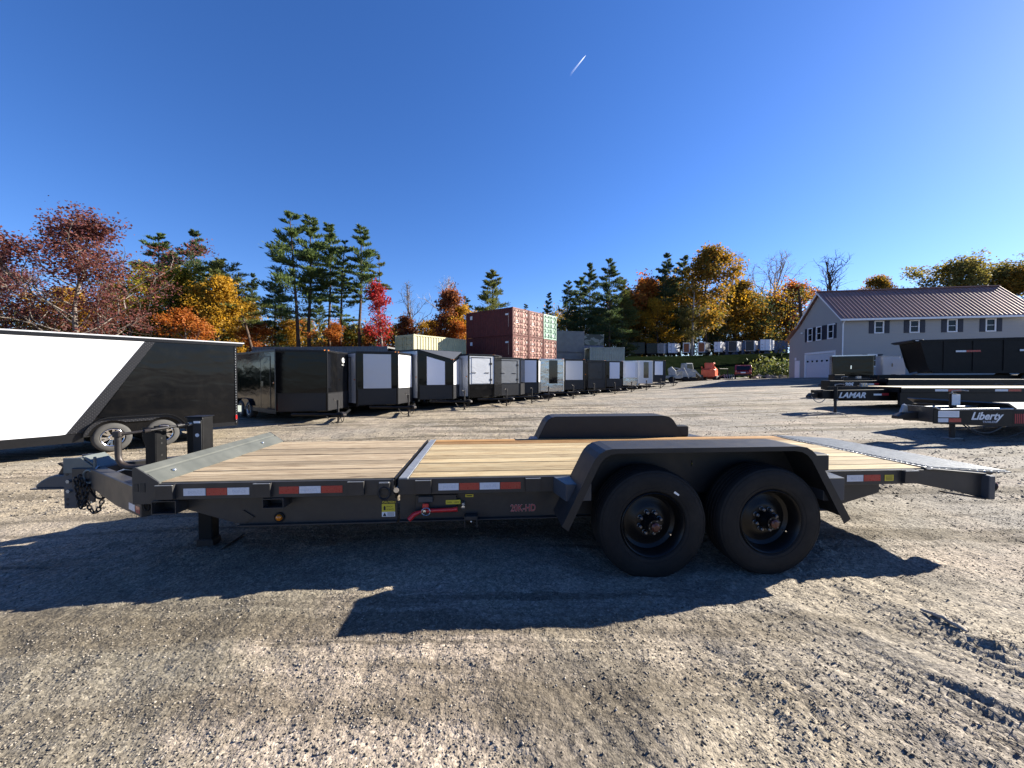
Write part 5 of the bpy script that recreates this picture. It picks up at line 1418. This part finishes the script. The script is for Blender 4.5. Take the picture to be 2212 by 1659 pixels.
# stick and clods in the foreground gravel
def stick():
    a = (2.67, 2.48); b = (2.72, 2.26)
    pts = []
    for k in range(9):
        t = k/8; x_ = a[0]+(b[0]-a[0])*t; y_ = a[1]+(b[1]-a[1])*t
        pts.append((x_, y_+.006*math.sin(k*1.7), gz(x_, y_)+.014+float(relief(np.array([x_]), np.array([y_]))[0])))
    o = MB().tube(pts, [.008, .010, .010, .012, .011, .012, .011, .010, .006], 7).build('stick', 'bark_pale', smooth=60)
    tag(o, 'bare brown stick lying on the gravel near the trailer tail', 'stick')
stick()

# ------------------------------------------------------------------ trees
def tubes_np(lines, nside):
    """lines: list of (points (k,3), radii (k,)) -> verts, quads"""
    vs = []; fs = []; base = 0
    for p, r in lines:
        k = len(p); d = np.gradient(p, axis=0); d /= np.linalg.norm(d, axis=1)[:,None]+1e-9
        ref = np.where(np.abs(d[:,2:3]) > .9, np.array([[1.,0,0]]), np.array([[0,0,1.]]))
        a = np.cross(d, ref); a /= np.linalg.norm(a, axis=1)[:,None]+1e-9; b = np.cross(d, a)
        t = np.arange(nside)*2*math.pi/nside
        ring = p[:,None]+r[:,None,None]*(a[:,None]*np.cos(t)[None,:,None]+b[:,None]*np.sin(t)[None,:,None])
        vs.append(ring.reshape(-1, 3))
        i = np.arange(k-1)[:,None]*nside; j = np.arange(nside)[None]; j2 = (j+1) % nside
        fs.append(np.stack([i+j, i+j2, i+nside+j2, i+nside+j], -1).reshape(-1, 4)+base); base += k*nside
    return np.concatenate(vs), np.concatenate(fs)

def leaves_np(rng, pts, size, flat=.0, aspect=.6, dirs=None):
    n = len(pts)
    a = rng.normal(size=(n, 3)) if dirs is None else dirs + rng.normal(size=(n, 3))*.35
    a /= np.linalg.norm(a, axis=1)[:,None]
    b = rng.normal(size=(n, 3)); b[:,2] *= (1-flat); b -= a*np.sum(a*b, 1)[:,None]; b /= np.linalg.norm(b, axis=1)[:,None]+1e-9
    s = size*(.55+.9*rng.rand(n))[:,None]
    v = np.stack([pts-a*s, pts+b*s*aspect, pts+a*s, pts-b*s*aspect], 1).reshape(-1, 3)
    f = np.arange(n*4).reshape(n, 4)
    return v, f

def walk(rng, p0, d0, L, n, wob, lift):
    p = [np.array(p0, float)]; d = np.array(d0, float); d /= np.linalg.norm(d)
    for i in range(n):
        d = d + rng.normal(size=3)*wob; d[2] += lift; d /= np.linalg.norm(d)
        p.append(p[-1]+d*L/n)
    return np.array(p)

def decid(seed, h=12, spread=4.5, clear=.2, nl=9, leaf=.2, nleaf=5000, leafmat='leaf_orange', bark='bark_grey', up=.35, bare=False, trunk_r=None, lean=(0,0), cluster=.45, droop=0, shape='round', gap=-.75, thick=1.0):
    rng = np.random.RandomState(seed)
    tr_ = trunk_r or h*.017
    big = []; small = []; tips = []
    tk = walk(rng, (0,0,-.3), (lean[0], lean[1], 1), h*.88, 10, .07, .06)
    big.append((tk, np.linspace(tr_, tr_*.18, len(tk))))
    for i in range(nl):
        f = clear + (1-clear)*((i+.5)/nl)**.9*.93
        k = f*10; i0 = min(int(k), 9); p0 = tk[i0]*(1-(k-i0))+tk[i0+1]*(k-i0)
        az = i*2.4+rng.rand()*.9
        prof = math.sin(math.pi*min(1, max(0, (f-clear*.5)/(1-clear*.5)))**.75)*.85+.2 if shape == 'round' else (1.1-f)
        L = spread*prof*rng.uniform(.75, 1.15)
        el = up+.75*f+rng.uniform(-.15, .15)
        d = (math.cos(az)*math.cos(el), math.sin(az)*math.cos(el), math.sin(el))
        br = walk(rng, p0, d, L, 7, .14, .03-droop)
        r0 = tr_*.42*(1-.6*f)
        big.append((br, np.linspace(r0, r0*.2, len(br))))
        for j in range(7):
            q = .22+.78*(j+rng.rand())/7; kk = q*7; j0 = min(int(kk), 6); ps = br[j0]+(br[j0+1]-br[j0])*(kk-j0)
            dd = br[j0+1]-br[j0]; dd /= np.linalg.norm(dd); e = dd*.7+rng.normal(size=3)*.55+np.array([0,0,.25-droop*3])
            L2 = L*(.50-.22*q)*rng.uniform(.7, 1.3)
            b2 = walk(rng, ps, e, L2, 4, .2, .04-droop)
            small.append((b2, np.linspace(r0*.30, r0*.07, len(b2))*thick))
            tips.append(b2[1:])
            for m in range(3):
                pp = b2[1+m]; e2 = (b2[min(2+m, 4)]-b2[m]); e2 = e2/np.linalg.norm(e2)*.6+rng.normal(size=3)*.6+np.array([0,0,.2])
                b3 = walk(rng, pp, e2, L2*.5, 3, .2, .03-droop)
                small.append((b3, np.linspace(r0*.12, r0*.03, len(b3))*thick))
                tips.append(b3[1:])
    v1, f1 = tubes_np(big, 7); v2, f2 = tubes_np(small, 3)
    trunk = raw_mesh('trunk', np.r_[v1, v2], np.r_[f1, f2+len(v1)], bark, True)
    if bare: return trunk, None, max(x.co.z for x in trunk.vertices)
    T = np.concatenate(tips); c = T[rng.randint(len(T), size=nleaf)]
    # leave whole tufts empty so that gaps open in the crown
    keep = (np.sin(c[:,0]*1.7+seed)+np.sin(c[:,1]*1.9+seed*2)+np.sin(c[:,2]*2.3+seed*3)) > gap
    c = c[keep] + np.clip(rng.normal(size=(keep.sum(), 3)), -1.7, 1.7)*cluster*np.array([1, 1, .7])
    v, f = leaves_np(rng, c, leaf, .3)
    return trunk, raw_mesh('crown', v, f, leafmat), float(np.percentile(v[:,2], 99.8))

def pine(seed, h=18, crown=.55, spread=3.2, needle='needle_green', nb=46, tuft=90, leaf=.30, lean=(0,0), ragged=.5, dead=8, shape=1.0, bark='bark_pine'):
    rng = np.random.RandomState(seed)
    tk = walk(rng, (0,0,-.3), (lean[0], lean[1], 1), h, 12, .02 if lean == (0,0) else .05, .02)
    big = [(tk, np.linspace(h*.0125, h*.0018, len(tk)))]; small = []; P = []; D = []
    def at(f):
        k = f*12; i0 = min(int(k), 11); return tk[i0]+(tk[i0+1]-tk[i0])*(k-i0)
    for i in range(nb):
        f = (1-crown)+crown*min(.995, max(0, (i+rng.rand()+1.6*rng.normal())/nb))
        g = (f-(1-crown))/crown
        L = spread*((1-g)**shape*.92+.10)*(1-.55*ragged*rng.rand())*(.55+.45*min(1, g*4+.25))
        az = i*2.399+rng.rand()*2.2; el = -.10+.6*g+rng.uniform(-.25, .25)
        br = walk(rng, at(f), (math.cos(az)*math.cos(el), math.sin(az)*math.cos(el), math.sin(el)), L, 5, .06, .045)
        small.append((br, np.linspace(.045*h/18*(1.2-g), .008, len(br))))
        n = int(1.35*tuft*(.35+L/spread))
        q = .22+.78*rng.rand(n)**.75; kk = q*5; j0 = np.minimum(kk.astype(int), 4); p = br[j0]+(br[j0+1]-br[j0])*(kk-j0)[:,None]
        wd = L*.21*(1.15-q*.6)
        off = rng.normal(size=(n, 3)); off[:,2] = np.abs(off[:,2])*.55-.05
        p = p + off*wd[:,None]*np.array([.9, .9, .75])
        dd = (br[-1]-br[0]); dd /= np.linalg.norm(dd)
        P.append(p); D.append(np.tile(dd*.6+np.array([0,0,.45]), (n, 1))+off*.6)
    for i in range(dead):
        f = .25+rng.rand()*(1-crown-.2) if crown < .8 else .1+rng.rand()*.2
        az = rng.rand()*6.28; L = spread*rng.uniform(.2, .5)
        br = walk(rng, at(f), (math.cos(az), math.sin(az), -.1), L, 4, .12, .01)
        small.append((br, np.linspace(.022, .006, len(br))))
    v1, f1 = tubes_np(big, 7); v2, f2 = tubes_np(small, 3)
    trunk = raw_mesh('trunk', np.r_[v1, v2], np.r_[f1, f2+len(v1)], bark, True)
    P = np.concatenate(P); D = np.concatenate(D)
    v, f = leaves_np(rng, P, leaf*.72, 0, .24, D)
    return trunk, raw_mesh('crown', v, f, needle), float(np.percentile(v[:,2], 99.95))

PROTO = {}
PROTO['pineA'] = pine(11, 18, .66, 4.8, 'needle_green', 46, 170, .30, ragged=.9, shape=.72, dead=14)
PROTO['pineB'] = pine(12, 18, .52, 3.0, 'needle_green', 40, 150, .28, ragged=.8, dead=22, shape=.6)
PROTO['pineC'] = pine(13, 18, .66, 2.8, 'needle_green', 40, 110, .27, ragged=.95, dead=16, shape=.6)
PROTO['pineD'] = pine(14, 16, .9, 4.6, 'needle_dark', 64, 130, .30, ragged=.6, shape=.75)
PROTO['pineE'] = pine(15, 16, .92, 5.6, 'needle_olive', 70, 150, .32, ragged=.5, shape=.85)
PROTO['pineF'] = pine(16, 20, .82, 5.2, 'needle_dark', 70, 160, .34, ragged=.75, shape=.65)
PROTO['pineLean'] = pine(17, 15, .6, 4.2, 'needle_olive', 32, 130, .28, lean=(-.35, 0), ragged=.8, dead=14, shape=.5)
PROTO['spruce'] = pine(18, 14, .95, 3.2, 'needle_dark', 60, 90, .3, ragged=.4, shape=.9)
PROTO['slender'] = pine(19, 16, .30, 1.9, 'needle_olive', 12, 90, .26, ragged=.8, dead=18, shape=.4)
PROTO['maroon'] = decid(21, 12, 6.4, .14, 19, .078, 32000, 'leaf_maroon', 'bark_grey', up=.28, cluster=.34, gap=-.35, thick=1.9)
PROTO['ygreen'] = decid(22, 12, 4.4, .2, 11, .125, 15000, 'leaf_yellow_green', 'bark_grey', cluster=.5, gap=-.6)
PROTO['orange'] = decid(23, 9, 3.2, .12, 11, .12, 11000, 'leaf_orange', 'bark_grey', cluster=.40)
PROTO['gold'] = decid(24, 12, 4.2, .15, 13, .14, 14000, 'leaf_gold', 'bark_dark', cluster=.5)
PROTO['scarlet'] = decid(25, 9, 1.35, .1, 14, .085, 4800, 'leaf_scarlet', 'bark_grey', cluster=.28, up=.6, gap=-.8)
PROTO['rust'] = decid(26, 12, 2.7, .1, 15, .12, 11000, 'leaf_rust', 'bark_dark', cluster=.42, shape='cone', gap=-.6)
PROTO['olive'] = decid(27, 14, 5.6, .2, 14, .15, 17000, 'leaf_olive', 'bark_dark', cluster=.5, gap=-.55)
PROTO['mixed'] = decid(28, 15, 5.0, .16, 15, .16, 17000, 'leaf_mixed', 'bark_dark', cluster=.55, gap=-.6)
PROTO['bareA'] = decid(31, 13, 3.6, .22, 13, bare=True, bark='bark_grey', up=.85, thick=1.8)
PROTO['bareB'] = decid(32, 13, 4.8, .2, 16, bare=True, bark='bark_pale', up=.75, thick=1.8)
PROTO['bareC'] = decid(33, 12, 4.4, .10, 15, bare=True, bark='bark_dark', up=.9, lean=(.12, 0), thick=1.8)

def tree(kind, x, top, Yc, label, name=None, rz=None, group=None, wide=1.0):
    tk, cr, h = PROTO[kind]
    X0 = px(x, Yc); g0 = gz(X0, Yc); s_ = (pz(top, Yc)-g0)/h
    nm = name or ('pine_tree' if kind.startswith(('pine', 'slender')) else 'spruce_tree' if kind == 'spruce' else 'bare_tree' if kind.startswith('bare') else 'maple_tree')
    t = thing(nm, label, 'tree', (X0, Yc, g0-.1), rz if rz is not None else rnd.uniform(0, 6.28), group)
    wide *= 1.1; t.scale = (s_*wide, s_*wide, s_)
    inst(tk, 'trunk', t)
    if cr: inst(cr, 'crown', t)
    return t
TL = [
 ('maroon', 150, 462, 25, 'large spreading maple with dark red leaves and pale limbs, at the far left', 1.12),
 ('maroon', -40, 520, 30, 'dark red maple cut off by the left edge of the picture', 1.0),
 ('pineA', 345, 500, 44, 'green pine rising behind the right side of the dark red maple', 1.0),
 ('pineF', 414, 498, 46, 'dark pointed pine above the yellow-green maple on the left', .85),
 ('ygreen', 345, 565, 36, 'yellow-green maple at the right edge of the dark red maple', 1.0),
 ('orange', 418, 662, 27, 'small bright orange maple just above the roof of the white and black trailer', 1.0),
 ('gold', 472, 598, 35, 'golden maple between the small orange maple and the leaning pine', .9),
 ('pineLean', 562, 552, 36, 'leaning pine with a crooked bare trunk, left of the tallest pines', 1.0),
 ('pineD', 595, 596, 42, 'shorter bushy pine at the foot of the tallest pine', 1.0),
 ('pineA', 645, 461, 40, 'tallest pine with broad layered branches, left of centre', 1.05),
 ('pineB', 669, 470, 41, 'pine with a bare lower trunk touching the tallest pine on its right', 1.0),
 ('pineB', 713, 486, 43, 'slim pine with bare lower trunk, left one of two close together', .85),
 ('pineC', 734, 520, 42, 'slim pine with bare lower trunk, right one of two close together', 1.0),
 ('pineB', 778, 490, 42, 'tall pine standing alone with bare snags down its trunk', .95),
 ('slender', 818, 553, 41, 'very slender pine with only a tuft at its top', .9),
 ('scarlet', 828, 610, 38, 'slim maple with scarlet leaves left of the cream container', 1.0),
 ('bareA', 893, 600, 47, 'bare grey tree above the cream container', .9),
 ('rust', 952, 622, 46, 'rust-brown tree left of the maroon containers', 1.0),
 ('bareB', 988, 600, 50, 'bare pale tree between the rust-brown tree and the maroon containers', .9),
 ('gold', 1003, 660, 46, 'golden bushy maple beside the maroon containers', 1.0),
 ('orange', 985, 690, 44, 'low orange maple behind the cream container', 1.1),
 ('pineE', 1067, 581, 55, 'broad triangular pine directly above the maroon containers', 1.0),
 ('spruce', 1177, 632, 62, 'small spruce behind the mint-green container', .8),
 ('spruce', 1142, 655, 64, 'smallest spruce tip showing above the maroon containers', .8),
 ('pineD', 1226, 604, 62, 'pine at the left end of the right-hand wood', .8),
 ('pineB', 1254, 596, 64, 'second pine from the left in the right-hand wood', 1.1),
 ('pineF', 1277, 570, 62, 'third pine from the left in the right-hand wood', .75),
 ('pineF', 1316, 562, 60, 'thick dark pine with heavy trunk, above the sage-green container', .95),
 ('orange', 1380, 592, 72, 'orange-topped maple between two dark pines', 1.0),
 ('pineF', 1430, 549, 72, 'tall dark pine left of the big gold and green maple', .8),
 ('pineD', 1468, 552, 73, 'dark pine touching the big gold and green maple', .9),
 ('mixed', 1527, 540, 70, 'big maple with green and gold leaves, tallest of the right-hand wood', 1.0),
 ('bareB', 1586, 552, 74, 'bare tree just right of the big gold and green maple', .8),
 ('bareB', 1645, 551, 76, 'bare tree with fan-shaped branches, second from the building', 1.1),
 ('gold', 1608, 626, 68, 'gold sapling under the bare trees of the right-hand wood', .8),
 ('orange', 1690, 606, 70, 'orange and tan maple left of the grey building', 1.0),
 ('mixed', 1345, 640, 70, 'brownish green maple under the dark pines, upper bank', .9),
 ('gold', 1420, 645, 68, 'gold-leaved maple in front of the tall dark pine', 1.0),
 ('olive', 1490, 660, 67, 'olive-green bushy tree below the big maple', .9),
 ('gold', 1560, 650, 67, 'gold maple to the right of the big maple, above the white trailers', .9),
 ('olive', 1650, 680, 66, 'olive bushy tree beside the orange and tan maple', .9),
 ('rust', 1725, 640, 66, 'brown-leaved tree touching the left roof edge of the grey building', 1.2),
 ('bareC', 1795, 541, 60, 'large bare tree leaning right above the roof peak of the building', 1.25),
 ('mixed', 1898, 594, 66, 'dark round tree top peeping over the maroon roof', .75),
 ('olive', 2056, 551, 64, 'wide olive tree standing behind the right part of the roof', 1.15),
 ('olive', 2150, 562, 66, 'tan and olive tree behind the far end of the roof', 1.1),
 ('mixed', 2215, 577, 62, 'tree with brownish leaves cut by the right edge of the picture', 1.0),
 ('gold', 1392, 612, 76, 'gold maple filling the gap between the orange-topped maple and the tall dark pine', 1.0),
 ('mixed', 1455, 600, 78, 'green and gold maple behind the two dark pines of the right-hand wood', 1.0),
 ('mixed', 1585, 610, 80, 'broad gold maple behind the bare trees of the right-hand wood', 1.1),
 ('gold', 1640, 640, 78, 'gold maple under the fan-shaped bare tree', 1.1),
 ('pineD', 1612, 640, 72, 'small dark pine among the gold maples near the right end of the wood', .7),
 ('pineD', 1540, 640, 76, 'dark pine half hidden below the big gold and green maple', .8),
 ('ygreen', 290, 610, 34, 'yellow-green tree under the right-hand limbs of the dark red maple', 1.0),
 ('gold', 440, 640, 40, 'gold tree behind the small orange maple', 1.0),
 ('pineE', 480, 560, 46, 'olive pine between the golden maple and the leaning pine', .8),
 ('orange', 545, 690, 38, 'low orange maple at the foot of the leaning pine', 1.0),
 ('mixed', 530, 650, 44, 'brownish green tree behind the leaning pine', .8),
 ('ygreen', 760, 700, 46, 'low yellow-green tree between the slim pines and the lone tall pine', 1.0),
 ('rust', 875, 680, 46, 'low rust-coloured tree above the left end of the cream container', 1.1),
 ('gold', 925, 690, 48, 'low gold tree above the middle of the cream container', 1.0),
 ('pineE', 1345, 600, 66, 'olive pine right of the thick dark pine', .8),
 ('ygreen', 1290, 660, 66, 'yellow-green tree under the pines of the right-hand wood', 1.0),
 ('mixed', 1240, 680, 68, 'brown and green tree behind the grey container', 1.0),
 ('pineE', 380, 540, 48, 'olive pine behind the yellow-green maple on the left', .9),
 ('pineD', 445, 575, 50, 'dark pine behind the golden maple on the left', .9),
 ('olive', 395, 620, 42, 'olive-green tree between the two pines behind the left maples', .8),
 ('pineF', 545, 590, 50, 'dark pine just left of the bushy pine', .6),
 ('olive', 655, 680, 46, 'olive bushy tree under the tall pines left of centre', .9),
 ('pineD', 690, 640, 48, 'small dark pine between the trunks of the tall pines', .7),
 ('olive', 850, 700, 50, 'olive bush right of the scarlet maple', 1.0),
 ('pineD', 1010, 640, 56, 'dark pine left of the broad triangular pine', .8),
 ('pineE', 1390, 600, 80, 'olive pine behind the orange-topped maple', .8),
 ('olive', 1600, 640, 72, 'olive tree under the bare trees of the right-hand wood', 1.0),
 ('pineE', 1665, 640, 84, 'olive pine left of the orange and tan maple', .7),
 ('pineD', 250, 590, 40, 'dark pine hidden behind the crown of the dark red maple', 1.0),
 ('gold', 130, 620, 36, 'golden tree glimpsed under the dark red maple', 1.1),
 ('orange', 720, 690, 40, 'orange maple at the foot of the two slim pines', 1.0),
 ('gold', 620, 690, 42, 'yellow maple beneath the tallest pine', .9),
 ('orange', 800, 700, 42, 'low orange maple at the foot of the lone tall pine', .9),
]
for (k, x, tp_, Yc, lb, wd) in TL:
    if x > 1540 and Yc < 80: Yc += 13
    tree(k, x, tp_, Yc, lb, wide=wd, rz=R(178) if k == 'pineLean' and False else (0 if k == 'pineLean' else None))
# dead snag by the building and a pale birch trunk in the wood
def snag(label, x, y0, y1, Yc, m, r, lean=0):
    X0 = px(x, Yc); g0 = gz(X0, Yc); zt = pz(y0, Yc)-g0
    t = thing('dead_tree', label, 'tree', (X0, Yc, g0-.1), 0)
    MB().tube([(0, 0, 0), (lean*.3, 0, zt*.35), (lean*.6, .1, zt*.7), (lean, 0, zt)], [r, r*.85, r*.7, r*.3], 7).build('trunk', m, t, smooth=60)
    for k in range(5):
        z = zt*(.55+.09*k); s_ = 1 if k % 2 else -1
        MB().tube([(lean*z/zt, 0, z), (lean*z/zt+s_*.7, .2, z+.3), (lean*z/zt+s_*1.1, .3, z+.9)], [r*.3, r*.2, r*.06], 5).build('limb', m, t)
snag('broken dark snag rising left of the roof peak', 1735, 625, 700, 62, 'bark_dark', .32, -1.0)
snag('pale birch trunk standing among the gold maples', 1494, 632, 745, 66, 'bark_pale', .22, .3)

# undergrowth that reads as one mass, behind the trees
def undergrowth(name, label, segs, mats, seed, n):
    rng = np.random.RandomState(seed)
    V = []; 
    for m in mats:
        P = []
        for (x0, x1, Y0, Y1, hy) in segs:
            k = n//len(segs)//len(mats)
            nc = max(6, k//70)
            cx_ = rng.rand(nc); cy_ = Y0+(Y1-Y0)*rng.rand(nc)
            X_ = px(x0, (Y0+Y1)/2)+(px(x1, (Y0+Y1)/2)-px(x0, (Y0+Y1)/2))*cx_
            zg = macro(X_, cy_); hh = (rng.rand(nc)**1.2)*hy
            i = rng.randint(nc, size=k)
            P.append(np.c_[X_[i], cy_[i], zg[i]+hh[i]]+rng.normal(size=(k, 3))*np.array([1.0, .9, .75]))
        P = np.concatenate(P)
        v, f = leaves_np(rng, P, .18, .3); V.append((v, f, m))
    vs = np.concatenate([a for a, _, _ in V]); off = 0; fs = []; mi = []
    for k, (a, f, m) in enumerate(V):
        fs.append(f+off); off += len(a); mi.append(np.full(len(f), k, np.int32))
    me = raw_mesh(name, vs, np.concatenate(fs), mats[0])
    for m in mats[1:]: me.materials.append(MT[m])
    me.polygons.foreach_set('material_index', np.concatenate(mi))
    o = link(bpy.data.objects.new(name, me)); o['kind'] = 'stuff'; tag(o, label, 'undergrowth')
undergrowth('undergrowth', 'dense autumn undergrowth behind the left trees', [(-300, 120, 38, 50, 6.5), (120, 560, 40, 52, 6), (560, 860, 44, 56, 4.5), (860, 1110, 50, 58, 4.5)], ['leaf_gold', 'leaf_orange', 'needle_dark', 'leaf_olive'], 41, 60000)
undergrowth('undergrowth', 'dense autumn undergrowth in the wood right of the containers', [(1180, 1400, 68, 82, 9), (1380, 1720, 72, 90, 13), (1700, 2300, 84, 98, 8)], ['leaf_mixed', 'leaf_gold', 'needle_dark', 'leaf_olive'], 42, 90000)
undergrowth('weeds', 'green weeds over the stones beside the building', [(1655, 1704, 46, 50, 1.3)], ['needle_olive', 'needle_dark'], 43, 2200)

# vapour trail high in the sky
def trail():
    def dirv(x, y):
        th = R(1.31); dx, dz, dy = (x-CX)/FV, -(y-829.5)/FV, 1.0
        return Vector((dx, dy*math.cos(th)+dz*math.sin(th), dz*math.cos(th)-dy*math.sin(th)))
    H = 7000.0
    a = dirv(1228, 166); b = dirv(1265, 120)
    a = a*(H/a.z); b = b*(H/b.z)
    pts = [a.lerp(b, k/10) for k in range(11)]
    o = MB().tube(pts, [26, 25, 24, 22, 19, 17, 15, 13, 11, 9, 2], 10).build('contrail', 'vapour', smooth=60)
    tag(o, 'short white vapour trail in the blue sky', 'contrail')
trail()
